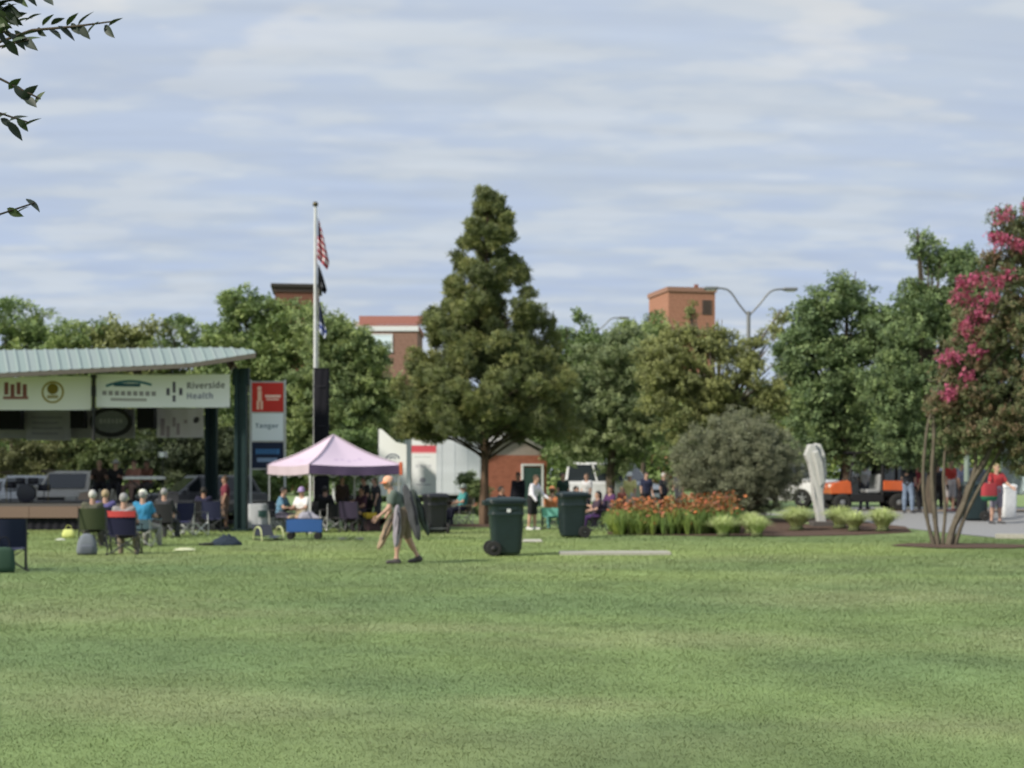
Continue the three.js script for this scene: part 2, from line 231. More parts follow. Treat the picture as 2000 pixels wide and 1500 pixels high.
function foliage(parent, name, pts, kind, size, colors, seed) {   // pts: [x, y, z, tone 0..1, scale] relative to the parent
  const r = rng(seed), Q = new THREE.Quaternion(), E = new THREE.Euler(), M4 = new THREE.Matrix4(), c = new THREE.Color();
  const m = new THREE.InstancedMesh(SPRIG[kind][seed & 1], leafMat, pts.length);
  pts.forEach(([x, y, z, t, s = 1], i) => {
    Q.setFromEuler(E.set((r() - 0.5) * 1.7, r() * 6.28, (r() - 0.5) * 1.7)); const k = size * s * (0.7 + 0.6 * r());
    m.setMatrixAt(i, M4.compose(v3(x, y, z), Q, v3(k, k, k)));
    const f = clamp(t + (r() - 0.5) * 0.5) * (colors.length - 1), a = Math.min(colors.length - 2, Math.floor(f)), u = f - a, b = 0.8 + 0.4 * r();
    m.setColorAt(i, c.setRGB(...[0, 1, 2].map((q) => lerp(colors[a][q], colors[a + 1][q], u) * b)));
  });
  m.name = name; m.castShadow = m.receiveShadow = true; m.userData.kind = 'stuff'; parent.add(m); return m;
}
// blobs [px, py, radius px, depth shift m]: clumps of sprigs on and under the skin of each
function crownPoints(root, d, blobs, n, seed, o = {}) {
  const { clump = 0.5, per = 34, thin = 0, drop = 0 } = o, r = rng(seed), pts = [], B = blobs.map(([px, py, rp, dz = 0, sq = 1]) => ({ c: at(px, py, d).sub(root.position).add(v3(0, 0, dz)), r: rp / F * d, sq }));
  const W = B.map((b) => b.r * b.r), tot = W.reduce((a, b) => a + b, 0);
  while (pts.length < n) {
    let k = 0, q = r() * tot; while (q > W[k] && k < B.length - 1) q -= W[k++];
    const b = B[k], u = r() * 2 - 1, a = r() * 6.283, s = Math.sqrt(1 - u * u), R = b.r * Math.pow(0.12 + 0.88 * r(), 0.36) * (0.78 + 0.38 * fbm(u * 2 + k * 5, a, seed, 2) + 0.06);
    const qx = Math.cos(a) * s * R, qy = u * R * b.sq, qz = Math.sin(a) * s * R;
    const st = !o.shrub && r() < 0.32 ? 1 : 0, cr = clump * (0.55 + 0.8 * r()) * (st ? 0.7 : 1), tone = r(), m = per * (0.6 + 0.8 * r()) * (st ? 0.35 : 1), ex = st ? (b.r + 0.32 * r() * b.r) / R : 1, cx = b.c.x + qx * ex, cy = b.c.y + qy * ex, cz = b.c.z + qz * ex;
    if (thin && b.r > 0.45 && vn(cx * 0.9 + seed, cy * 0.9, cz * 0.9) < thin) continue;
    for (let i = 0; i < m; i++) { const e = r() * 6.283, w = r() * 2 - 1, v = Math.sqrt(1 - w * w), h = cr * Math.pow(r(), 0.45), y = cy + w * h * 0.62 - drop * h; if (y + root.position.y < 0.04) continue; pts.push([cx + Math.cos(e) * v * h, y, cz + Math.sin(e) * v * h, tone * 0.7 + r() * 0.3]); }
  }
  return { pts, B };
}
function tree(name, label, cat, px, d, o) {
  const { blobs, n, kind = 'broad', size = 0.3, colors, seed, trunk = 0.16, bark = MT.bark, limbs = 6, group, stems } = o;
  const root = T(name, label, cat, ground(px, d), 0, group), { pts, B } = crownPoints(root, d, blobs, n, seed, o), r = rng(seed + 77);
  if (!o.shrub) {
    const top = B.reduce((a, b) => (b.c.y > a.c.y ? b : a)), low = Math.min(...B.map((b) => b.c.y - b.r)), fork = v3(0.1, Math.max(0.9, low + 0.6), 0);
    const g = [];
    if (!stems) g.push(limb([v3(0, -0.1, 0), v3(0.05, fork.y * 0.5, 0.03), fork, v3(lerp(0, top.c.x, 0.5), lerp(fork.y, top.c.y, 0.5), lerp(0, top.c.z, 0.5)), top.c.clone().add(v3(0, top.r * 0.3, 0))], trunk, trunk * 0.15, 9));
    else for (const s of stems) g.push(limb(s.p.map(([a, b, z = 0]) => at(a, b, d).sub(root.position).add(v3(0, 0, z))), s.r, s.r * (s.k || 0.5), 9));
    P(root, 'trunk', g, bark);
    const br = []; for (let i = 0; i < limbs; i++) { const b = B[i % B.length], e = b.c.clone().add(v3((r() - 0.5), (r() - 0.2), (r() - 0.5)).multiplyScalar(b.r * 1.2)), s = v3(0.05, lerp(fork.y, Math.max(fork.y + 0.3, b.c.y), 0.25 * r()), 0); br.push(limb([s, s.clone().lerp(e, 0.5).add(v3(0, 0.25, 0)), e], trunk * 0.45, 0.012, 6)); }
    if (br.length) P(root, 'branch', br, bark);
  }
  foliage(root, o.shrub ? 'foliage' : 'crown', pts, kind, size, colors, seed);
  return root;
}
const G = { dark: [[0.085, 0.140, 0.056], [0.145, 0.215, 0.080], [0.240, 0.310, 0.112]], mid: [[0.105, 0.175, 0.052], [0.200, 0.280, 0.082], [0.32, 0.39, 0.12]], light: [[0.109, 0.181, 0.051], [0.174, 0.261, 0.072], [0.246, 0.334, 0.109]], olive: [[0.155, 0.180, 0.062], [0.255, 0.280, 0.092], [0.36, 0.38, 0.13]], grey: [[0.135, 0.185, 0.082], [0.225, 0.280, 0.120], [0.31, 0.36, 0.16]], conifer: [[0.075, 0.105, 0.034], [0.165, 0.200, 0.058], [0.29, 0.30, 0.095]], bush: [[0.125, 0.145, 0.080], [0.205, 0.222, 0.130], [0.31, 0.32, 0.20]], red: [[0.095, 0.155, 0.058], [0.165, 0.180, 0.074], [0.250, 0.150, 0.090]] };
const BG = 'trees in the belt behind the park';

// far wood that closes the horizon
{
  const w = T('woodland', 'far belt of green woods closing the view between the trees', 'woodland', v3(0, 0, -125), 0, null, 'stuff');
  const r = rng(900), pts = []; for (let i = 0; i < 36000; i++) { const x = (r() * 2 - 1) * 62, h = 6.4 + 3.6 * fbm(x * 0.12, 4, 1, 3), y = h * Math.pow(r(), 0.7); pts.push([x, y, (r() - 0.5) * 8 * (1 - y / h * 0.6), fbm(x * 0.4, y * 0.5, 3, 2)]); }
  foliage(w, 'foliage', pts, 'broad', 0.9, G.mid, 901);
}
tree('leafy_tree', 'green tree at the far left edge, above the end of the stage roof', 'tree', 20, 76, { seed: 101, n: 6500, colors: G.mid, size: 0.36, clump: 0.6, group: BG, blobs: [[-60, 690, 95], [10, 640, 68], [70, 670, 50], [110, 690, 40], [30, 760, 90]] });
[[165, 660, 44, 'leftmost of the three even treetops showing over the stage roof'], [262, 662, 46, 'middle one of the three even treetops showing over the stage roof'], [365, 660, 48, 'rightmost of the three even treetops showing over the stage roof']].forEach(([px, py, rp, l], i) =>
  tree('roadside_tree', l, 'tree', px, 70, { seed: 110 + i, n: 5500, colors: [G.mid, G.olive, G.mid][i], size: 0.34, clump: 0.55, group: BG, blobs: [[px - 25, py + 12, rp], [px + 30, py + 14, rp], [px, py + 90, rp * 1.6], [px - 50, py + 60, rp], [px + 55, py + 64, rp], [px, py + 170, rp * 1.3]] }));
tree('leafy_tree', 'big green tree with wispy top, left of the flagpole behind the stage corner', 'tree', 520, 64, { seed: 121, n: 15000, colors: G.mid, size: 0.30, clump: 0.5, group: BG, trunk: 0.22, blobs: [[475, 600, 34], [500, 635, 58], [560, 655, 62], [455, 690, 60], [540, 730, 78], [480, 790, 80], [580, 800, 70], [530, 880, 80]] });
tree('leafy_tree', 'broad dark green tree right of the flagpole, behind the pink canopy', 'tree', 670, 62, { seed: 122, n: 15000, colors: [...G.dark.slice(1), G.mid[2]], size: 0.30, clump: 0.5, group: BG, trunk: 0.2, blobs: [[620, 650, 50], [665, 680, 55], [700, 705, 52], [735, 690, 30], [640, 740, 75], [715, 780, 52], [745, 735, 40], [762, 790, 44], [660, 820, 80], [610, 850, 70], [730, 850, 45]] });
tree('low_bush', 'light green bush between the flagpole base and the white banner', 'bush', 695, 56, { shrub: 1, seed: 123, n: 3500, colors: G.light, size: 0.2, clump: 0.35, blobs: [[690, 855, 40], [715, 880, 45], [670, 890, 50], [700, 940, 55]] });
tree('low_bush', 'yellow green bush at the foot of the tall sponsor sign', 'bush', 515, 54, { shrub: 1, seed: 124, n: 1600, colors: G.light, size: 0.17, clump: 0.25, blobs: [[500, 940, 22], [538, 942, 20], [518, 975, 34]] });
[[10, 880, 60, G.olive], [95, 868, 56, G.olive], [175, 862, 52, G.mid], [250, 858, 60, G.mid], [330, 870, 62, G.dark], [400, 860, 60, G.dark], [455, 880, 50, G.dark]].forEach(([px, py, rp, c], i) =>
  tree('hedge_shrub', ['sunlit olive shrub at the left frame edge, seen under the stage roof', 'sunlit olive shrub above the grey parked car, seen under the stage roof', 'mid green shrub above the beige parked car, seen under the stage roof', 'mid green shrub behind the oval sign, seen under the stage roof', 'dark green shrub behind the band, below the printed white panel', 'dark green shrub behind the rear green column', 'dark green shrub just left of the front green column'][i], 'shrub', px, 62, { shrub: 1, seed: 130 + i, n: 2600, colors: c.map((q) => q.map((v) => v * (c === G.dark ? 0.4 : 0.62))), size: 0.24, clump: 0.45, group: 'shrubs behind the parking lot', blobs: [[px, py, rp], [px - 30, py + 40, rp * 0.8], [px + 32, py + 36, rp * 0.8], [px, py + 70, rp]] }));  // leaf colours scaled down, painting in the shade behind the stage
tree('leafy_tree', 'pale green tree right beside the conifer, behind the second cart', 'tree', 1110, 78, { seed: 141, n: 7500, colors: G.light.map((c) => c.map((v) => v * 0.85)), size: 0.36, clump: 0.6, group: BG, blobs: [[1125, 655, 34], [1150, 690, 48], [1110, 740, 60], [1165, 760, 60], [1120, 830, 70]] });
tree('leafy_tree', 'grey green tree with a dark trunk between the conifer and the round bush', 'tree', 1190, 64, { seed: 142, n: 12000, colors: G.grey, size: 0.28, clump: 0.5, group: BG, trunk: 0.24, blobs: [[1215, 700, 55], [1170, 740, 62], [1240, 770, 70], [1180, 820, 66], [1120, 800, 55], [1250, 850, 55], [1130, 860, 40], [1205, 870, 50]] });
tree('leafy_tree', 'small deep green tree left of the orange brick tower', 'tree', 1255, 84, { seed: 143, n: 5000, colors: [...G.dark.slice(1), G.mid[2]], size: 0.36, clump: 0.55, group: BG, blobs: [[1262, 655, 40], [1250, 700, 55], [1225, 640, 14], [1275, 760, 60]] });
tree('sparse_tree', 'sparse yellow olive tree with bare grey twigs in front of the brick tower', 'tree', 1400, 60, { seed: 144, n: 11500, colors: G.olive, size: 0.25, clump: 0.42, per: 22, thin: 0.40, bark: MT.greyBark, limbs: 40, trunk: 0.2, group: BG, blobs: [[1318, 636, 38], [1368, 650, 36], [1345, 606, 14], [1400, 640, 22], [1530, 610, 14], [1512, 650, 18], [1300, 720, 60], [1360, 720, 66], [1420, 690, 40], [1440, 760, 66], [1330, 800, 70], [1500, 740, 52], [1480, 690, 30], [1540, 720, 40], [1400, 830, 66], [1520, 810, 60]] });
tree('leafy_tree', 'bluish dark green tree directly above the white sculpture', 'tree', 1650, 54, { seed: 151, n: 15000, colors: G.dark.map((c, i) => c.map((v, k) => v * (i ? 1.1 : 1))), size: 0.26, clump: 0.45, thin: 0.42, per: 24, group: BG, trunk: 0.2, blobs: [[1655, 555, 30], [1690, 580, 28], [1610, 605, 44], [1565, 640, 40], [1556, 690, 40], [1750, 640, 44], [1752, 700, 50], [1590, 660, 48], [1670, 650, 62], [1720, 660, 50], [1600, 730, 64], [1690, 740, 74], [1630, 820, 74], [1720, 830, 60], [1590, 850, 46], [1680, 865, 48], [1740, 860, 44]] });
tree('leafy_tree', 'taller dark green tree left of the pink blossoms, topped by loose twigs', 'tree', 1815, 50, { limbs: 22, seed: 152, n: 15000, colors: G.dark.map((c) => c.map((v) => v * 1.05)), size: 0.25, clump: 0.42, thin: 0.38, per: 24, group: BG, trunk: 0.2, blobs: [[1792, 456, 12], [1802, 488, 15], [1838, 484, 17], [1872, 494, 17], [1826, 512, 24], [1850, 520, 24], [1865, 545, 46], [1806, 560, 34], [1790, 610, 50], [1905, 580, 50], [1870, 630, 62], [1790, 680, 62], [1860, 720, 64], [1785, 780, 64], [1850, 810, 58], [1920, 690, 60], [1770, 850, 46], [1940, 800, 60], [1745, 760, 50], [1800, 880, 34], [1860, 872, 36]] });
{
  const bush = tree('round_bush', 'large round olive grey bush behind the orange flowers', 'bush', 1442, 46, { shrub: 1, seed: 160, n: 17000, kind: 'fine', size: 0.17, colors: G.bush, clump: 0.15, per: 9, blobs: [[1441, 905, 108, 0, 0.84], [1384, 908, 76], [1502, 908, 78], [1445, 872, 76], [1440, 945, 100, 0, 0.66]] });
  P(bush, 'stem', Array.from({ length: 14 }, (_, i) => limb([v3(Math.cos(i) * 0.12, 0, Math.sin(i * 2.1) * 0.12), v3(Math.cos(i * 1.7) * 0.5, 0.7, Math.sin(i * 1.3) * 0.5), v3(Math.cos(i * 1.7) * 1.1, 1.6, Math.sin(i * 1.3) * 1.1)], 0.035, 0.01, 6)), MT.greyBark);
}
// conifer
{
  const d = 49, root = T('conifer_tree', 'tall cone shaped evergreen standing in the middle of the lawn', 'tree', ground(945, d)), r = rng(200), pts = [], br = [];
  const prof = [[362, 953, 4], [400, 957, 26], [440, 960, 46], [470, 956, 54], [520, 955, 68], [560, 955, 86], [600, 950, 102], [640, 950, 130], [680, 950, 154], [720, 953, 172], [780, 954, 192], [830, 952, 200], [862, 965, 182], [880, 968, 90]];
  const sil = (py) => { let k = 0; while (k < prof.length - 2 && prof[k + 1][0] < py) k++; const t = clamp((py - prof[k][0]) / (prof[k + 1][0] - prof[k][0])); return [lerp(prof[k][1], prof[k + 1][1], t), lerp(prof[k][2], prof[k + 1][2], t)]; };
  let a = 0;
  for (let i = 0; i < 470; i++) {
    const u = Math.pow((i + r()) / 470, 0.64), py = lerp(372, 848, u), [c, R] = sil(py); a += 2.4 + r() * 0.8;
    const lump = (py < 640 ? 0.88 : 0.74) + (py < 640 ? 0.24 : 0.36) * vn(py * 0.045, Math.cos(a) * 1.7, Math.sin(a) * 1.7), q = (r() < 0.72 ? 0.72 + 0.28 * r() : 0.2 + 0.5 * r()) * lump;
    const pos = at(c, py, d).sub(root.position), k = R / F * d; pos.x += Math.cos(a) * k * q; pos.z += Math.sin(a) * k * q;
    const upper = py < 700; if (q > 0.3 && py > 410 && (r() < 0.1 || vn(pos.x * 2.0 + 3, pos.y * 1.9, pos.z * 1.2) < (upper ? 0.41 : 0.28))) continue;
    const cr = lerp(0.22, 0.40, clamp((py - 360) / 400)) * (0.75 + 0.5 * r()), tone = r();
    if (q > 0.6) br.push(limb([v3(wx(950, d) - root.position.x, pos.y - 0.25 - 0.2 * k, 0), pos.clone().multiplyScalar(0.5).setY(pos.y - 0.22), pos], 0.028, 0.008, 5));
    for (let j = 0, m = 22 + 52 * cr / 0.4; j < m; j++) { const e = r() * 6.283, w = r() * 2 - 1, v = Math.sqrt(1 - w * w), h = cr * Math.pow(r(), 0.4); pts.push([pos.x + Math.cos(e) * v * h, pos.y + w * h * 0.85, pos.z + Math.sin(e) * v * h, tone * 0.55 + 0.45 * r()]); }
  }
  P(root, 'trunk', [limb([v3(0, -0.1, 0), v3(0.03, 2, 0), v3(0.08, 6, 0), v3(0.12, 10.3, 0)], 0.17, 0.03, 10)], M([0.17, 0.11, 0.07], 0.95, { t: 'bark', s: 1, bump: 0.02 }));
  P(root, 'branch', br, MT.bark); foliage(root, 'crown', pts, 'needle', 0.235, G.conifer, 202);
}
// pink flowering tree
{
  const d = 34.4, t = tree('flowering_tree', 'multi stemmed tree with magenta blossoms at the right edge', 'tree', 1845, d, { seed: 170, n: 24000, kind: 'broad', size: 0.155, colors: G.red, clump: 0.3, per: 30, thin: 0.25, bark: M([0.15, 0.125, 0.09], 0.85, { t: 'bark', s: 2.5, bump: 0.02 }), limbs: 16, trunk: 0.07,
    stems: [{ p: [[1832, 1068], [1825, 1000], [1820, 930], [1824, 860], [1826, 790], [1846, 730], [1872, 690, 0.3]], r: 0.062 }, { p: [[1824, 1066], [1810, 1010], [1803, 950], [1806, 880], [1818, 810], [1870, 730]], r: 0.05 }, { p: [[1840, 1068], [1846, 1000], [1843, 930], [1850, 860], [1880, 790], [1930, 700]], r: 0.042 }, { p: [[1852, 1068], [1862, 1030], [1880, 990], [1896, 945], [1926, 895], [1948, 840], [1980, 760], [2000, 620]], r: 0.088 }, { p: [[1894, 950], [1906, 900], [1898, 850], [1912, 790], [1920, 700]], r: 0.05 }, { p: [[1864, 1066], [1884, 1010], [1925, 930], [1960, 870], [2040, 740]], r: 0.05 }],
    blobs: [[1995, 465, 48], [1960, 520, 36], [2050, 480, 80], [1975, 580, 62], [2060, 620, 110], [1930, 660, 52], [2000, 700, 82], [1905, 745, 44], [1960, 790, 66], [2060, 800, 90], [1910, 820, 46], [2000, 850, 56], [1975, 430, 26], [1868, 690, 30], [1880, 790, 44], [1852, 760, 24], [1890, 610, 30], [1945, 860, 50], [1905, 860, 40], [1866, 840, 34], [1990, 890, 40], [1925, 820, 50], [1876, 770, 46], [1848, 724, 28], [1846, 800, 26], [2050, 880, 60]] });
  const r = rng(171), F0 = []; for (const [px, py, rp] of [[1880, 560, 17], [1905, 548, 16], [1868, 585, 13], [1890, 595, 14], [1925, 560, 15], [1872, 640, 11], [1885, 655, 14], [1900, 620, 12], [1832, 706, 11], [1850, 700, 9], [1848, 765, 12], [1838, 775, 9], [1872, 742, 12], [1940, 478, 11], [1930, 470, 9], [1965, 490, 12], [1945, 430, 13], [1995, 415, 10], [1890, 690, 12], [1920, 590, 10], [1862, 560, 8], [1950, 545, 11]]) { const z = (r() - 0.5) * 0.8 + 0.4; for (let i = 0; i < 40; i++) { const p = at(px + (r() + r() + r() - 1.5) * rp * 1.5, py + (r() + r() + r() - 1.5) * rp * 1.2, d).sub(t.position); F0.push([p.x, p.y, p.z + z + (r() - 0.5) * 0.3, r()]); } }
  foliage(t, 'blossom', F0, 'bloom', 0.125, [[0.38, 0.06, 0.12], [0.52, 0.09, 0.23], [0.55, 0.18, 0.23]], 172);
}
// near twigs hanging into the top left corner
{
  const d = 4.6, root = T('overhanging_tree', 'near tree whose dark leafy twigs hang into the top left corner', 'tree', v3(-5.2, 0, -4.2)), r = rng(300), L = (px, py, z = 0) => at(px, py, d).sub(root.position).add(v3(0, 0, z));
  P(root, 'trunk', [limb([v3(0, -0.1, 0), v3(0.1, 1.6, 0), v3(0.3, 3.2, 0), v3(0.5, 5.2, -0.2)], 0.16, 0.05, 10)], MT.bark);
  const lm = M([0.018, 0.032, 0.02], 0.6, { t: 'soft', s: 20 }), lm2 = M([0.05, 0.08, 0.028], 0.55, { t: 'soft', s: 20 }), lg = [0, 1, 2].map((k) => sheet(2, 6, (u, v) => { const w = 0.24 * Math.sin(Math.PI * Math.pow(v, 0.8)) * (u - 0.5) * 2; return [w, -0.12 * v * v - Math.abs(w) * -0.35, v * (1 + 0.1 * k)]; }));
  const twigs = [[[[-70, 70], [10, 42], [90, 30], [160, 28], [204, 18]], [[5, 20], [18, 48], [34, 42], [58, 42], [70, 14], [84, 42], [92, 16], [106, 40], [118, 14], [126, 36], [140, 38], [142, 14], [160, 28], [192, 38], [206, 18], [8, 8], [24, 14], [38, 10]]], [[[-70, 40], [0, 62], [62, 78]], [[6, 60], [18, 66], [34, 80], [40, 70], [60, 76], [2, 72]]], [[[-70, 130], [10, 114], [80, 100]], [[12, 116], [16, 106], [44, 110], [50, 116], [66, 98], [80, 106]]], [[[-60, 118], [0, 146], [55, 174]], [[4, 142], [14, 162], [30, 162], [36, 180], [52, 172]]], [[[-60, 200], [0, 228], [58, 240]], [[2, 226], [16, 242], [26, 252], [36, 230], [46, 246], [58, 240]]], [[[-60, 330], [-10, 340], [6, 350]], [[2, 352], [-6, 346]]], [[[-60, 420], [0, 400], [44, 382]], [[4, 402], [20, 394], [38, 384]]], [[[-60, 10], [0, 14], [60, -6]], [[4, 18], [10, 4], [22, 22], [34, 0], [46, 4], [58, -4], [96, 2], [0, 34], [12, 34], [2, 10], [14, 14], [20, 30], [8, 44], [26, 36], [-4, 24], [30, 20], [4, 52]]]];
  twigs.forEach(([path, leaves], k) => {
    const st = v3(0.3, 3.0 + 0.15 * k, 0), p0 = L(...path[0]), z = (k % 3 - 1) * 0.12, b = P(root, 'twig', [limb([st, st.clone().lerp(p0, 0.6).add(v3(0, 0.2, 0)), ...path.map(([a, c]) => L(a, c, z))], 0.03, 0.0025, 6)], MT.bark);
    leaves.forEach(([a, c], j) => { const near = path.reduce((m, q) => (Math.hypot(q[0] - a, q[1] - c) < Math.hypot(m[0] - a, m[1] - c) ? q : m)), m = P(b, 'leaf', lg[j % 3], j % 4 ? lm : lm2, { uv: 1 }), e = L(a, c, z), dn = c > near[1] ? -1 : 0.6, dir = v3(0.5 + 0.5 * r(), dn * (0.5 + 0.6 * r()), (r() - 0.5) * 1.1).normalize(); m.position.copy(e).addScaledVector(dir, -0.03); m.quaternion.setFromUnitVectors(v3(0, 0, 1), dir); m.rotateZ(r() * 2 - 0.3); m.scale.setScalar(0.047 + 0.016 * r()); });
  });
  const pts = []; for (let i = 0; i < 260; i++) { const u = r() * 2 - 1, e = r() * 6.283, s = Math.sqrt(1 - u * u), q = 1.55 * Math.pow(r(), 0.4); pts.push([0.35 + Math.cos(e) * s * q, 4.7 + u * q * 0.9, -0.1 + Math.sin(e) * s * q, r()]); }
  foliage(root, 'crown', pts, 'broad', 0.16, G.mid, 301);
}

// ---------- far buildings ----------
const brickM = (c) => new THREE.MeshStandardMaterial({ color: col(c), roughness: 0.9, map: rep(TX.brick, 0.8), bumpMap: rep(TX.brick, 0.8), bumpScale: 0.01, side: THREE.DoubleSide });
const glassDark = M([0.03, 0.04, 0.05], 0.15, { t: null });
function building(name, label, px0, px1, pyTop, d, depth, turn, mat, o = {}) {
  const w = (px1 - px0) / F * d, h = wy(pyTop, d), b = T(name, label, 'building', v3(wx((px0 + px1) / 2, d), 0, -d - depth / 2), turn);
  P(b, 'wall', [box(w, h, depth, 0, h / 2, 0)], mat);
  P(b, 'coping', [box(w + 0.3, 0.5, 0.3, 0, h + 0.03, depth / 2), box(w + 0.3, 0.5, 0.3, 0, h + 0.03, -depth / 2), box(0.3, 0.5, depth - 0.3, -w / 2, h + 0.03, 0), box(0.3, 0.5, depth - 0.3, w / 2, h + 0.03, 0)], o.cop || M([0.10, 0.07, 0.06], 0.8));
  for (const [x, y, ww, hh, kind] of o.win || []) { const f = P(b, 'window', [box(ww + 0.3, 0.15, 0.14, x, y + hh / 2 + 0.07, depth / 2 + 0.03), box(ww + 0.3, 0.2, 0.18, x, y - hh / 2 - 0.1, depth / 2 + 0.04), box(0.15, hh, 0.14, x - ww / 2 - 0.07, y, depth / 2 + 0.03), box(0.15, hh, 0.14, x + ww / 2 + 0.07, y, depth / 2 + 0.03)], MT.white); P(f, 'pane', [box(ww, hh, 0.06, x, y, depth / 2 + 0.03)], kind || glassDark); }
  if (o.more) o.more(b, w, h, depth); return b;
}
building('brick_tower', 'dark red brick tower block left of the flagpole, above the trees', 530, 612, 566, 160, 7, 0.12, brickM([0.16, 0.07, 0.045]), { win: [[-1.2, 15, 0.9, 1.4], [1.2, 15, 0.9, 1.4]], more: (b, w, h, dp) => P(b, 'roof', [box(w + 0.9, 0.35, dp + 0.9, 0, h + 0.45, 0, 0.03)], M([0.04, 0.035, 0.03], 0.8)) });
building('brick_tower', 'orange brick tower block with a bright left side behind the street lamp', 1290, 1386, 566, 165, 7, 0.22, brickM([0.37, 0.18, 0.12]), { win: [[-0.9, 12, 0.9, 1.4], [0.9, 12, 0.9, 1.4]], cop: M([0.33, 0.18, 0.13], 0.8), more: (b, w, h) => { P(b, 'chimney', [box(0.4, 0.9, 0.4, 1.4, h + 0.5, 1, 0.02)], M([0.25, 0.1, 0.07], 0.8)); P(b, 'louvre', Array.from({ length: 6 }, (_, i) => box(1.1, 0.16, 0.1, 1.75, h - 2.6 + i * 0.28, 3.55, 0, 0.5)), M([0.12, 0.10, 0.10], 0.7)); } });
building('brick_building', 'brick building with red parapet band and bright wide window behind the trees', 692, 815, 640, 150, 9, 0.0, brickM([0.25, 0.145, 0.11]), { cop: M([0.36, 0.14, 0.10], 0.8), win: [[-0.6, 15.05, 2.3, 1.55, M([0.62, 0.72, 0.78], 0.12, { t: null })], [-0.6, 8.5, 2.2, 1.3]], more: (b, w, h, dp) => { P(b, 'parapet_band', [box(w + 0.2, 0.85, 0.2, 0.6, h + 0.75, dp / 2 + 0.02)], M([0.42, 0.17, 0.14], 0.8)); P(b, 'trim', [box(w + 0.26, 0.5, 0.24, 0, h - 0.1, dp / 2 + 0.04)], MT.white); P(b, 'roof_unit', [box(1.6, 0.9, 1.6, -2.6, h + 0.4, 2, 0.05), box(0.5, 0.5, 0.5, -1.4, h + 0.5, 2, 0.05)], M([0.6, 0.58, 0.55], 0.7)); } });
{
  const b = T('brick_kiosk', 'low red brick building with a pale gable seen past the conifer trunk', 'building', v3(wx(985, 78), 0, -80), 0.25);
  P(b, 'wall', [box(3.6, 2.7, 4, 0, 1.35, 0)], brickM([0.34, 0.12, 0.075])); P(b, 'roof', [extr([[-2.1, 2.7], [0, 3.75], [2.1, 2.7], [2.1, 2.85], [0, 3.92], [-2.1, 2.85]], 4.5, 0.01)], M([0.34, 0.33, 0.31], 0.8, { t: 'streak' })); P(b, 'gable', [extr([[-1.8, 2.702], [1.8, 2.702], [0, 3.65]], 3.98)], M([0.36, 0.3, 0.27], 0.8));
  const dr = P(b, 'door', [box(0.95, 2.05, 0.08, 1.0, 1.03, 2.02)], M([0.03, 0.07, 0.06], 0.5)); P(dr, 'frame', [box(0.1, 2.15, 0.14, 0.45, 1.07, 2.03), box(0.1, 2.15, 0.14, 1.55, 1.07, 2.03), box(1.2, 0.1, 0.14, 1, 2.2, 2.03)], MT.white);
}

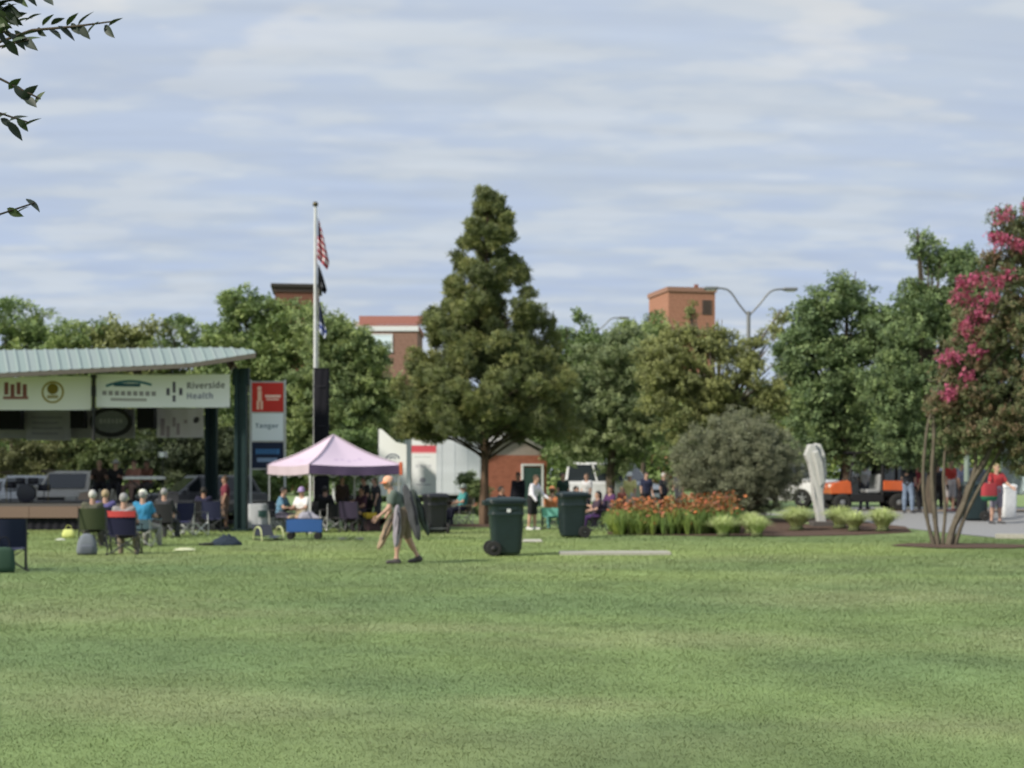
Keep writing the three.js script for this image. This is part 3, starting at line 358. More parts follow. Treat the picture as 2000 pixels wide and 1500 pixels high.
// ---------- stage ----------
const SD = 44, deckY = 0.77;
{
  const st = T('stage_pavilion', 'open air concert stage with pale green ribbed metal roof on dark green columns', 'stage', v3(-14, 0, -48)), o = st.position;
  const L = (x, y, d) => v3(x - o.x, y - o.y, -d - o.z);
  const front = (t) => { const px = lerp(-760, 500, t), k = clamp((px + 60) / 560), py = px < 370 ? lerp(731, 711, clamp((px + 20) / 390)) : lerp(711, 691, (px - 370) / 130); return v3(wx(px, 42), wy(py - 4 * 0 * k, 42), -42); };
  const back = (t) => { const px = lerp(-760, 488, t), dd = 52; return v3(wx(px, dd), wy(lerp(684, 679, clamp(px / 400)) + (px > 440 ? (px - 440) * 0.1 : 0), dd), -dd); };
  const roofA = M([0.27, 0.35, 0.32], 0.55, { t: 'streak', s: 1, metal: 0.15 }), roofB = M([0.31, 0.38, 0.35], 0.52, { t: 'streak', s: 1.3, metal: 0.25 }), N = 62;
  for (let i = 0; i < N; i++) {
    const f0 = front(i / N).sub(o), f1 = front((i + 1) / N).sub(o), b0 = back(i / N).sub(o), b1 = back((i + 1) / N).sub(o), up = v3(0, 0.05, 0);
    const pan = sheet(1, 6, (u, v) => { const p = f0.clone().lerp(f1, u).lerp(b0.clone().lerp(b1, u), v); return [p.x, p.y + 0.06 * Math.sin(v * 3.14), p.z]; });
    const rib = sheet(4, 6, (u, v) => { const w = [0, 0.02, 0.055, 0.09, 0.11][Math.round(u * 4)], hh = [0, 0.03, 0.036, 0.03, 0][Math.round(u * 4)], p = f0.clone().lerp(b0, v); return [p.x + w, p.y + hh + 0.004 + 0.06 * Math.sin(v * 3.14), p.z]; });
    P(st, 'roof_panel', [pan, rib], i & 1 ? roofA : roofB);
  }
  const under = sheet(40, 6, (u, v) => { const p = front(u).lerp(back(u), v).sub(o); return [p.x, p.y - 0.11 + 0.04 * Math.sin(v * 3.14), p.z + (v === 0 ? -0.05 : 0)]; });
  P(st, 'soffit', [under], M([0.16, 0.11, 0.075], 0.8, { t: 'streak', s: 1.4 }));
  const fas = (fn, dz) => sheet(60, 1, (u, v) => { const p = fn(u).sub(o); return [p.x, p.y - 0.13 * (1 - v) + 0.02, p.z + dz]; });
  P(st, 'fascia', [fas(front, 0.03), fas(back, -0.03), sheet(6, 1, (u, v) => { const p = front(1).lerp(back(1), u).sub(o); return [p.x + 0.012, p.y - 0.13 * (1 - v) + 0.02, p.z]; })], M([0.085, 0.075, 0.06], 0.7));
  for (let i = 0; i < 7; i++) { const t = 0.08 + i * 0.148, a = front(t).sub(o), b = back(t).sub(o); P(st, 'rafter', [bar(a.clone().lerp(b, 0.22).add(v3(0, -0.42, 0)), b.clone().add(v3(0, -0.42, 0.3)), 0.13, 0.13, 4)], M([0.17, 0.11, 0.075], 0.8, { t: 'streak' })); }
  P(st, 'rear_beam', [box(20, 0.35, 0.3, L(wx(-120, 51.4), 0, 0).x, 4.55, L(0, 0, 51.4).z)], MT.green);
  const cl = (px, d, w, top) => P(st, 'column', [box(w * 0.32, top - 0.02, w * 0.9, wx(px, d) - o.x - w * 0.34, top / 2, -d - o.z, 0.02), box(w * 0.32, top - 0.02, w * 0.9, wx(px, d) - o.x + w * 0.34, top / 2, -d - o.z, 0.02), box(w * 0.36, top - 0.04, w * 0.5, wx(px, d) - o.x, top / 2, -d - o.z), box(w * 1.5, 0.06, w * 1.5, wx(px, d) - o.x, 0.03, -d - o.z), ...[-1, 1].map((s) => box(w * 0.3, 0.5, w * 0.7, wx(px, d) - o.x + s * w * 0.52, top - 0.26, -d - o.z, 0.01))], MT.green);
  cl(471, 43.6, 0.36, 4.78); cl(413, 51.4, 0.40, 4.9); cl(-420, 43.6, 0.44, 4.35); cl(-230, 51.4, 0.40, 4.9);
  const brown = M([0.22, 0.15, 0.115], 0.85, { t: 'streak', s: 1.5 });
  P(st, 'deck', [box(wx(440, SD) - wx(-420, SD), 0.06, 8, (wx(440, SD) + wx(-420, SD)) / 2 - o.x, deckY - 0.03, -48.05 - o.z)], M([0.12, 0.11, 0.10], 0.8, { t: 'grain' }));
  const x0 = wx(-420, SD), x1 = wx(440, SD), nb = 9;
  for (let i = 0; i < nb; i++) P(st, 'fascia_board', [box((x1 - x0) / nb - 0.01, 0.34, 0.05, lerp(x0, x1, (i + 0.5) / nb) - o.x, deckY - 0.235, -SD - o.z + 0.02 + (i & 1) * 0.004, 0.008)], brown);
  P(st, 'skirt', [sheet(220, 1, (u, v) => [lerp(x0, x1, u) - o.x, lerp(0.01, deckY - 0.41, v), -SD - o.z - 0.1 + 0.025 * Math.sin(u * 330)])], MT.blackFabric);
  P(st, 'rear_board', [box(6.6, 1.02, 0.08, wx(75, 51) - o.x, 3.41, -51 - o.z)], M([0.42, 0.41, 0.40], 0.8, { t: 'soft', s: 0.6 }));
}
const cloth = (w, h, bow, fold = 0) => sheet(24, 8, (u, v) => [(u - 0.5) * w, (v - 0.5) * h - bow * (1 - 4 * (u - 0.5) ** 2) * 1, fold * Math.sin(u * 19 + v * 2) * (0.4 + v * 0.6)]);
function banner(label, px0, px1, py0, py1, d, draw, res = 300, o = {}) {
  const w = (px1 - px0) / F * d, h = (py1 - py0) / F * d, b = T('banner', label, 'banner', at((px0 + px1) / 2, (py0 + py1) / 2, d), 0, o.group);
  P(b, 'cloth', cloth(w, h, 0.03, 0.012), print(Math.round(w * res), Math.round(h * res), draw), { uv: 1 });
  P(b, 'hem', [box(w, 0.02, 0.025, 0, h / 2 - 0.005, -0.01), box(w, 0.02, 0.025, 0, -h / 2 - 0.02, -0.012)], MT.white);
  P(b, 'rope', [tube([v3(-w / 2, h / 2, -0.02), v3(-w / 2 - 0.1, h / 2 + 0.25, -0.1)], 0.012, 5, 3), tube([v3(w / 2, h / 2, -0.02), v3(w / 2 + 0.1, h / 2 + 0.25, -0.1)], 0.012, 5, 3)], MT.white);
  return b;
}
const white = (g, w, h, c = '#e9e9ee') => { g.fillStyle = c; g.fillRect(0, 0, w, h); };
const text = (g, s, x, y, px, c, f = 'bold', fam = 'sans-serif') => { g.fillStyle = c; g.font = `${f} ${px}px ${fam}`; g.fillText(s, x, y); };
banner('white sponsor banner with red lettering and gold emblem along the left of the stage front', -150, 178, 735, 799, 43.4, (g, w, h) => {
  white(g, w, h, '#dfdedd'); const X = (px) => (px + 150) / 328 * w;
  g.fillStyle = '#7d4a4a'; for (let i = 0; i < 4; i++) g.fillRect(X(8 + i * 12), h * (0.15 + 0.06 * (i % 2)), w * 0.026, h * 0.38); g.fillStyle = '#8a5a58'; g.fillRect(X(6), h * 0.58, w * 0.15, h * 0.09);
  g.strokeStyle = '#8c7a2e'; g.lineWidth = h * 0.06; g.beginPath(); g.arc(X(103), h * 0.46, h * 0.31, 0, 6.3); g.stroke(); g.fillStyle = '#746420'; g.beginPath(); g.arc(X(103), h * 0.36, h * 0.17, 0, 6.3); g.fill(); g.fillStyle = '#9b8f6a'; g.fillRect(X(92), h * 0.55, w * 0.066, h * 0.1);
});
banner('white sponsor banner with teal swoosh and dotted cross emblem, right end of the stage front', 188, 449, 731, 794, 43.4, (g, w, h) => {
  white(g, w, h, '#e8e8f0'); const X = (px) => (px - 188) / 261 * w;
  g.strokeStyle = '#3d6d86'; g.lineWidth = h * 0.08; g.beginPath(); g.moveTo(X(207), h * 0.36); g.quadraticCurveTo(X(250), h * 0.06, X(296), h * 0.30); g.stroke(); g.fillStyle = '#27506c'; g.fillRect(X(222), h * 0.26, w * 0.2, h * 0.1);
  g.fillStyle = '#8f8a96'; for (let i = 0; i < 9; i++) g.fillRect(X(200 + i * 12), h * 0.50, w * 0.032, h * 0.14); g.fillStyle = '#a7a2aa'; g.fillRect(X(216), h * 0.72, w * 0.27, h * 0.09);
  g.fillStyle = '#4a4460'; g.fillRect(X(337), h * 0.20, w * 0.022, h * 0.34); g.fillRect(X(337), h * 0.62, w * 0.022, h * 0.2); g.fillRect(X(325), h * 0.40, w * 0.024, h * 0.22); g.fillRect(X(350), h * 0.40, w * 0.024, h * 0.22);
  text(g, 'Riverside', X(364), h * 0.42, h * 0.27, '#56525f'); text(g, 'Health', X(364), h * 0.74, h * 0.26, '#6b6c90');
});
banner('white printed panel with faint figures hanging at the right rear of the stage', 306, 398, 797, 853, 50.6, (g, w, h) => { white(g, w, h, '#dcd6d8'); g.fillStyle = '#a99aa2'; for (const [x, y, a, b] of [[0.08, 0.35, 0.09, 0.6], [0.2, 0.6, 0.08, 0.4], [0.34, 0.3, 0.06, 0.32], [0.42, 0.5, 0.07, 0.4], [0.58, 0.38, 0.07, 0.12]]) g.fillRect(w * x, h * y, w * a, h * b); g.fillStyle = '#4b474e'; g.beginPath(); g.ellipse(w * 0.84, h * 0.40, w * 0.06, h * 0.12, 0.7, 0, 6.3); g.fill(); });
banner('dim grey banner with pale lettering at the left rear of the stage', 52, 138, 800, 858, 50.4, (g, w, h) => { white(g, w, h, '#9d9ba0'); g.fillStyle = '#84828c'; for (let i = 0; i < 4; i++) g.fillRect(w * 0.12, h * (0.2 + i * 0.18), w * (0.7 - 0.1 * (i % 2)), h * 0.08); });
{
  const d = 50.2, s = T('oval_sign', 'black rimmed oval sign hanging at the back of the stage', 'sign', at(217, 824, d));
  const ell = (a, b, n = 36) => Array.from({ length: n }, (_, i) => [Math.cos(i / n * 6.2832) * a, Math.sin(i / n * 6.2832) * b]);
  P(s, 'rim', [extr(ell(0.72, 0.52), 0.1, 0.015, [ell(0.57, 0.37)])], MT.black);
  P(s, 'face', [extr(ell(0.58, 0.38), 0.05)], M([0.20, 0.21, 0.22], 0.6)); P(s, 'lettering', Array.from({ length: 6 }, (_, i) => box(0.09, 0.16 - 0.03 * (i % 2), 0.02, -0.34 + i * 0.135, 0.03, 0.032, 0.006)), M([0.45, 0.45, 0.46], 0.6));
  const r = T('hanging_pole', 'thin black pole hanging between the two front sponsor banners', 'pole', at(183, 733, 43.2)); P(r, 'pole', [bar(v3(0, 0, 0), v3(0, -1.9, 0), 0.045, 0.045, 10)], MT.black); P(r, 'clamp', [box(0.16, 0.1, 0.12, 0, -0.03, 0, 0.01), box(0.14, 0.06, 0.12, 0, -0.98, 0, 0.01)], MT.darkSteel);
  [[-8, 52, 'wide black loudspeaker hung at the left frame edge under the stage roof'], [154, 28, 'narrow black loudspeaker hung left of the oval sign'], [287, 34, 'narrow black loudspeaker hung right of the oval sign']].forEach(([px, wp, l], i) => {
    const w = wp / F * 50 * (i ? 1 : 2), sp = T('hanging_speaker', l, 'loudspeaker', at(px, i ? 816 : 818, 49.9), 0, 'loudspeakers hung under the stage roof');
    P(sp, 'cabinet', [box(w, 0.72, 0.4, 0, 0, 0, 0.02)], MT.black); P(sp, 'grille', [box(w - 0.06, 0.66, 0.02, 0, 0, 0.2)], M([0.008, 0.008, 0.01], 0.9, { t: 'grain', s: 12, bump: 0.002 })); P(sp, 'bracket', [box(0.06, 0.5, 0.05, 0, 0.58, 0)], MT.darkSteel);
  });
  const sl = T('spotlight', 'small pale spotlight on a black stand at the back of the stage', 'spotlight', v3(wx(318, 48), deckY, -48)); P(sl, 'stand', [bar(v3(0, 0, 0), v3(0, 1.45, 0), 0.02, 0.016, 8), ...[0, 2.1, 4.2].map((a) => bar(v3(0, 0.3, 0), v3(Math.cos(a) * 0.35, 0, Math.sin(a) * 0.35), 0.012, 0.012, 6))], MT.darkSteel); P(sl, 'housing', [box(0.26, 0.2, 0.24, 0, 1.53, 0, 0.03)], MT.white); P(sl, 'lens', [bar(v3(0, 1.53, 0.12), v3(0, 1.53, 0.14), 0.08, 0.08, 14)], MT.chrome);
}

// ---------- sponsor sign, flagpole, speaker tower, banners ----------
{
  const d = 47, w = 64 / F * d, s = T('sponsor_sign', 'tall sponsor sign of red, white and navy panels beside the stage corner', 'sign', ground(523, d), 0.03), X = w / 2;
  const Y = (py) => wy(py, d);
  for (const q of [-1, 1]) P(s, 'post', [box(0.07, Y(742), 0.07, q * (X + 0.02), Y(742) / 2, 0, 0.008)], M([0.55, 0.56, 0.56], 0.5));
  P(s, 'rail', [746, 806, 862, 916].map((py) => box(w - 0.03, 0.045, 0.05, 0, Y(py), 0)), M([0.55, 0.56, 0.56], 0.5));
  const panel = (a, b, draw, l) => P(s, 'panel', [new THREE.BoxGeometry(w - 0.05, Y(a) - Y(b) - 0.05, 0.04).translate(0, (Y(a) + Y(b)) / 2, 0.012)], print(256, 240, draw), { uv: 1, label: l });
  panel(746, 806, (g, W, H) => { white(g, W, H, '#c8352e'); g.fillStyle = '#f2c7b4'; g.beginPath(); g.arc(W * 0.24, H * 0.2, W * 0.07, 0, 6.3); g.fill(); g.fillRect(W * 0.18, H * 0.28, W * 0.13, H * 0.36); g.fillRect(W * 0.15, H * 0.62, W * 0.08, H * 0.3); g.fillRect(W * 0.27, H * 0.62, W * 0.08, H * 0.3); g.fillStyle = '#f6cfc4'; g.fillRect(W * 0.42, H * 0.42, W * 0.5, H * 0.09); g.fillRect(W * 0.46, H * 0.55, W * 0.4, H * 0.05); }, 'red panel with pale standing figure');
  panel(806, 862, (g, W, H) => { white(g, W, H, '#e4ecf2'); text(g, 'Tanger', W * 0.10, H * 0.54, H * 0.24, '#5d7285'); }, 'white panel with grey blue word');
  panel(862, 916, (g, W, H) => { white(g, W, H, '#14213c'); g.fillStyle = '#3f74a8'; g.fillRect(W * 0.12, H * 0.26, W * 0.76, H * 0.2); g.fillStyle = '#7d94b4'; g.fillRect(W * 0.16, H * 0.60, W * 0.66, H * 0.16); g.fillStyle = '#1c2c4c'; for (let i = 0; i < 7; i++) g.fillRect(W * (0.2 + i * 0.09), H * 0.24, W * 0.02, H * 0.22); }, 'navy panel with light blue lines');
}
{
  const d = 58, f = T('flagpole', 'tall white flagpole rising behind the speaker tower', 'flagpole', ground(616, d)), top = wy(404, d);
  P(f, 'pole', [bar(v3(0, 0, 0), v3(0, top, 0), 0.095, 0.055, 14)], M([0.72, 0.73, 0.72], 0.4, { t: 'streak' })); P(f, 'finial', [new THREE.SphereGeometry(0.11, 16, 12).translate(0, top + 0.1, 0)], M([0.10, 0.085, 0.05], 0.35, { t: null, metal: 0.7 })); P(f, 'halyard', [tube([v3(0.11, top - 0.1, 0.03), v3(0.12, top / 2, 0.05), v3(0.11, 1.2, 0.03)], 0.008, 4, 8)], MT.white); P(f, 'collar', [lathe([[0.1, 0], [0.24, 0], [0.22, 0.06], [0.1, 0.1]])], MT.steel);
  // limp flags: cloth gathered in folds that hang down from the hoist corner
  const flag = (name, label, pyT, pyB, px0, wpx, mat, sd) => {
    const H = (pyB - pyT) / F * d, W = wpx / F * d, o = T(name, label, 'flag', at(619, pyT, d));
    P(o, 'cloth', sheet(30, 30, (u, v) => { const k = 1 - v, out = W * (0.12 + 0.88 * Math.pow(k, 0.9)) * (k < 0.85 ? 1 : lerp(1, 0.72, (k - 0.85) / 0.15)), fold = Math.sin(u * 11 + k * 1.5 + sd) * 0.13 * (0.3 + k); return [0.04 + u * out, -H * k * (0.86 + 0.14 * u) - u * H * 0.10, fold]; }), mat, { uv: 1 });
    P(o, 'clip', [box(0.06, 0.05, 0.05, -0.01, -0.05, 0, 0.01), box(0.06, 0.05, 0.05, -0.01, -H * 0.8, 0, 0.01)], MT.steel);
  };
  flag('flag', 'limp striped red and white flag with dark blue corner, topmost on the pole', 424, 518, 619, 25, print(256, 256, (g, w, h) => { for (let i = 0; i < 13; i++) { g.fillStyle = i & 1 ? '#e9dfdf' : '#b02f3c'; g.fillRect(0, i * h / 13, w, h / 13 + 1); } g.fillStyle = '#26304f'; g.fillRect(0, 0, w * 0.5, h * 0.46); g.fillStyle = '#d9dbe4'; for (let j = 0; j < 5; j++) for (let i = 0; i < 6; i++) g.fillRect(w * (0.04 + i * 0.08), h * (0.04 + j * 0.085), 4, 4); }), 0);
  flag('flag', 'limp black flag in the middle of the flagpole', 514, 570, 619, 21, print(128, 128, (g, w, h) => { white(g, w, h, '#14151a'); g.strokeStyle = '#8d8f94'; g.lineWidth = 4; g.beginPath(); g.arc(w * 0.5, h * 0.5, h * 0.24, 0, 6.3); g.stroke(); g.fillStyle = '#8d8f94'; g.fillRect(w * 0.36, h * 0.8, w * 0.3, 6); }), 1.3);
  flag('flag', 'limp blue and white flag, lowest on the flagpole', 578, 655, 619, 20, print(128, 128, (g, w, h) => { white(g, w, h, '#39435c'); g.fillStyle = '#c9cee0'; g.fillRect(0, h * 0.7, w, h * 0.3); g.fillStyle = '#4355a0'; g.fillRect(0, h * 0.78, w, h * 0.1); }), 2.2);
  const t = T('speaker_tower', 'tall tower wrapped in black fabric at the foot of the flagpole', 'tower', ground(628, 54), 0.1), h = wy(720, 54), w = 31 / F * 54;
  P(t, 'cover', [sheet(48, 12, (u, v) => { const a = u * 6.2832, q = 1 / Math.max(Math.abs(Math.cos(a)), Math.abs(Math.sin(a))) ** 0.75, r = w / 2 * q * 0.96 * (1 + 0.03 * Math.sin(a * 7 + v * 9)); return [Math.cos(a) * r, v * h, Math.sin(a) * r]; }), box(w * 0.98, 0.03, w * 0.98, 0, h - 0.01, 0, 0.01)], MT.blackFabric); P(t, 'base', [box(0.9, 0.08, 0.9, 0, 0.04, 0, 0.01)], MT.darkSteel); P(t, 'strap', [0.3, 0.62, 0.88].map((k) => new THREE.TorusGeometry(w * 0.54, 0.012, 5, 24).rotateX(Math.PI / 2).translate(0, h * k, 0)), M([0.04, 0.04, 0.05]));
}
function feather(label, px, d, pyT, pyB, wpx, draw) {
  const w = wpx / F * d, yT = wy(pyT, d), yB = wy(pyB, d), s = T('feather_banner', label, 'banner', ground(px, d), 0, 'white upright banners behind the canopy');
  const sh = new THREE.Shape(); sh.moveTo(0, yB); sh.lineTo(w, yB); sh.lineTo(w, yT - w * 0.56); sh.lineTo(w * 0.62, yT - w * 0.47); sh.lineTo(w * 0.1, yT); sh.lineTo(0, yT); sh.closePath();
  const g = new THREE.ExtrudeGeometry(sh, { depth: 0.012, bevelEnabled: false, curveSegments: 14 }).translate(0, 0, -0.006), p = g.attributes.position, uv = g.attributes.uv;
  for (let i = 0; i < p.count; i++) uv.setXY(i, p.getX(i) / w, (p.getY(i) - yB) / (yT - yB)); P(s, 'sail', g, print(128, 384, draw), { uv: 1 });
  P(s, 'pole', [bar(v3(-0.02, 0, 0), v3(-0.02, yT + 0.03, 0), 0.022, 0.014, 8)], MT.steel); P(s, 'base', [box(0.7, 0.04, 0.1, 0, 0.02, 0, 0.01), box(0.1, 0.04, 0.7, 0, 0.022, 0, 0.01)], MT.darkSteel);
}
feather('white upright banner with a grey arch emblem, left one behind the canopy', 740, 51, 838, 968, 54, (g, w, h) => { white(g, w, h, '#eef0ee'); g.strokeStyle = '#6a7280'; g.lineWidth = 9; g.beginPath(); g.arc(w * 0.5, h * 0.46, w * 0.24, 3.3, 6.1); g.stroke(); g.beginPath(); g.arc(w * 0.5, h * 0.46, w * 0.12, 3.5, 5.9); g.stroke(); g.fillStyle = '#b9bcc0'; g.fillRect(w * 0.2, h * 0.52, w * 0.6, 6); g.fillStyle = '#e2dcc0'; g.fillRect(w * 0.2, h * 0.8, w * 0.6, 20); });
feather('white upright banner with a red band, right one in front of the box truck', 804, 52, 838, 966, 48, (g, w, h) => { white(g, w, h, '#eef0f2'); g.fillStyle = '#d65562'; g.fillRect(0, h * 0.25, w, h * 0.10); g.fillStyle = '#e9a9ae'; g.fillRect(0, h * 0.35, w, 8); g.fillStyle = '#b8bfbc'; g.fillRect(w * 0.1, h * 0.42, w * 0.7, 4); g.fillStyle = '#cfd1d6'; for (let i = 0; i < 4; i++) g.fillRect(w * (0.16 + i * 0.17), h * 0.54, w * 0.13, h * 0.05); g.fillStyle = '#a9a9b4'; g.beginPath(); g.arc(w * 0.45, h * 0.78, 16, 0, 6.3); g.fill(); g.fillRect(w * 0.18, h * 0.84, w * 0.6, 6); });

// ---------- street lamps ----------
function lampPost(label, px, pyFork, d, arms, group) {
  const s = T('street_lamp', label, 'street lamp', ground(px, d), 0, group), y = wy(pyFork, d) - s.position.y, m = metal([0.27, 0.28, 0.28], 0.55);
  P(s, 'pole', [bar(v3(0, 0, 0), v3(0, y + 0.3, 0), 0.11, 0.08, 12), lathe([[0.14, 0], [0.26, 0], [0.24, 0.1], [0.15, 0.2]])], m);
  for (const [dx, py] of arms) { const e = at(px + dx, py, d).sub(s.position), q = Math.sign(dx); P(s, 'arm', [tube([v3(0, y + 0.1, 0), v3(e.x * 0.28, lerp(y, e.y, 0.45), 0), v3(e.x * 0.62, lerp(y, e.y, 0.92), 0), e], 0.04, 8, 24)], m); const h = P(s, 'lamp_head', [box(0.62, 0.13, 0.3, e.x + q * 0.2, e.y - 0.02, 0, 0.05)], m); P(h, 'lens', [box(0.4, 0.04, 0.22, e.x + q * 0.22, e.y - 0.1, 0, 0.015)], MT.lamp); }
}
lampPost('tall grey street lamp with two curved arms right of the orange brick tower', 1462, 622, 63, [[-64, 562], [72, 564]]);
lampPost('slim grey street lamp with one curved arm above the pale trees', 1166, 650, 92, [[46, 620]]);
{
  const d = 47, s = T('lamp_post', 'pale green lamp post standing behind the leaning pink blossom stems', 'lamp post', ground(1888, d)), m = M([0.24, 0.30, 0.25], 0.5, { t: 'streak' }), y = wy(770, d) - s.position.y;
  P(s, 'pole', [lathe([[0, 0], [0.2, 0], [0.19, 0.35], [0.12, 0.5], [0.085, 0.7], [0.075, y], [0, y]], 16)], m); const l = P(s, 'lantern', [lathe([[0, y], [0.1, y], [0.19, y + 0.1], [0.22, y + 0.5], [0.15, y + 0.62], [0.03, y + 0.75], [0, y + 0.75]], 16)], MT.lamp); P(l, 'cap', [lathe([[0.24, y + 0.5], [0.26, y + 0.53], [0.1, y + 0.7], [0.04, y + 0.78], [0, y + 0.8]], 16)], m);
}

// ---------- canopy ----------
{
  const d = 43.5, t = T('canopy_tent', 'pink and lavender pop up canopy with dark purple valance', 'canopy', v3(wx(651, d), 0, -d), 0), R = 2.06, yE = wy(908, d), yA = wy(850, d), yV = 0.26, rot = -0.21;
  const C = [0, 1, 2, 3].map((i) => { const a = rot + i * Math.PI / 2; return v3(Math.sin(a) * R, yE, Math.cos(a) * R); });   // front, right, back, left
  const ap = v3(0, yA, 0), panelG = (a, b) => sheet(10, 10, (u, v) => { const p = a.clone().lerp(b, u).lerp(ap, v), sag = 0.16 * Math.sin(v * 3.14) * (1 - 0.35 * Math.abs(u - 0.5) * 2); return [p.x, p.y - sag - 0.05 * Math.sin(u * 3.14) * (1 - v), p.z]; });
  const val = (a, b) => sheet(16, 3, (u, v) => { const p = a.clone().lerp(b, u), n = v3(p.x, 0, p.z).normalize(); return [p.x + n.x * (0.012 + 0.02 * (1 - v) * Math.sin(u * 21)), p.y - 0.05 * Math.sin(u * 3.14) - yV * (1 - v), p.z + n.z * (0.012 + 0.02 * (1 - v) * Math.sin(u * 21))]; });
  const pink = (c, s) => print(256, 256, (g, w, h) => { white(g, w, h, c); g.fillStyle = s; for (let i = 0; i < 5; i++) { g.beginPath(); g.ellipse(w * (0.3 + i * 0.1), h * (0.68 - 0.03 * Math.sin(i * 2)), 9, 15 - (i % 2) * 5, 0.3, 0, 6.3); g.fill(); } });
  const mats = [0, 1, 2, 3].map(() => pink('#c8b6c8', '#bba8bf')), vm = [fabric([0.16, 0.10, 0.20]), fabric([0.16, 0.10, 0.20]), fabric([0.62, 0.55, 0.64]), fabric([0.52, 0.42, 0.48])];
  for (let i = 0; i < 4; i++) { const pn = P(t, 'roof_panel', panelG(C[i], C[(i + 1) % 4]), mats[i], { uv: 1 }); P(pn, 'valance', [val(C[i], C[(i + 1) % 4])], vm[i]); P(t, 'ridge_seam', [tube([C[i].clone().add(v3(0, 0.01, 0)), C[i].clone().lerp(ap, 0.5).add(v3(0, -0.075, 0)), ap.clone().add(v3(0, 0.015, 0))], 0.018, 5, 10)], fabric([0.52, 0.44, 0.52])); }
  P(t, 'corner_patch', [box(0.1, yV + 0.12, 0.1, C[1].x, yE - yV / 2 + 0.02, C[1].z, 0.02)], fabric([0.55, 0.13, 0.06]));
  const lm = M([0.68, 0.66, 0.66], 0.45, { t: 'streak' });
  for (const c of C) P(t, 'leg', [box(0.055, yE - 0.03, 0.055, c.x * 0.965, (yE - 0.03) / 2, c.z * 0.965, 0.006), box(0.04, 0.75, 0.04, c.x * 0.965 + 0.001, 0.38, c.z * 0.965 + 0.03), box(0.16, 0.015, 0.16, c.x * 0.965, 0.008, c.z * 0.965)], lm);
  const tr = []; for (let i = 0; i < 4; i++) { const a = C[i].clone().multiplyScalar(0.965).setY(yE - 0.1), b = C[(i + 1) % 4].clone().multiplyScalar(0.965).setY(yE - 0.1), dn = v3(0, -0.26, 0), N = 4; for (let k = 0; k < N; k++) { const p = a.clone().lerp(b, k / N), q = a.clone().lerp(b, (k + 1) / N); tr.push(bar(k & 1 ? p.clone().add(dn) : p, k & 1 ? q : q.clone().add(dn), 0.012, 0.012, 5), bar(k & 1 ? p : p.clone().add(dn), k & 1 ? q.clone().add(dn) : q, 0.012, 0.012, 5)); } }
  P(t, 'truss', tr, lm);
}

// ---------- vehicles ----------
const ARC = (cx, r, y0) => { const o = []; for (let i = 0; i <= 8; i++) { const a = Math.PI - i / 8 * Math.PI; o.push([cx + Math.cos(a) * r, y0 + Math.sin(a) * r]); } return o; };
function wheel(parent, x, y, z, r, w) { const prof = [[r * 0.55, -w / 2], [r * 0.93, -w / 2], [r, -w * 0.35], [r, w * 0.35], [r * 0.93, w / 2], [r * 0.55, w / 2]]; const k = P(parent, 'wheel', [lathe(prof, 24).rotateZ(Math.PI / 2).translate(x, y, z)], MT.rubber); const s = Math.sign(x) || 1; P(k, 'rim', [...[0, 1, 2, 3, 4].map((i) => box(w * 0.3, r * 0.52, r * 0.16, 0, r * 0.28, 0, 0.01).rotateX(i * 1.2566).translate(x + s * w * 0.28, y, z)), lathe([[r * 0.5, -w * 0.3], [r * 0.57, -w * 0.3], [r * 0.57, w * 0.3], [r * 0.5, w * 0.3]], 24).rotateZ(Math.PI / 2).translate(x, y, z)], MT.steel); }
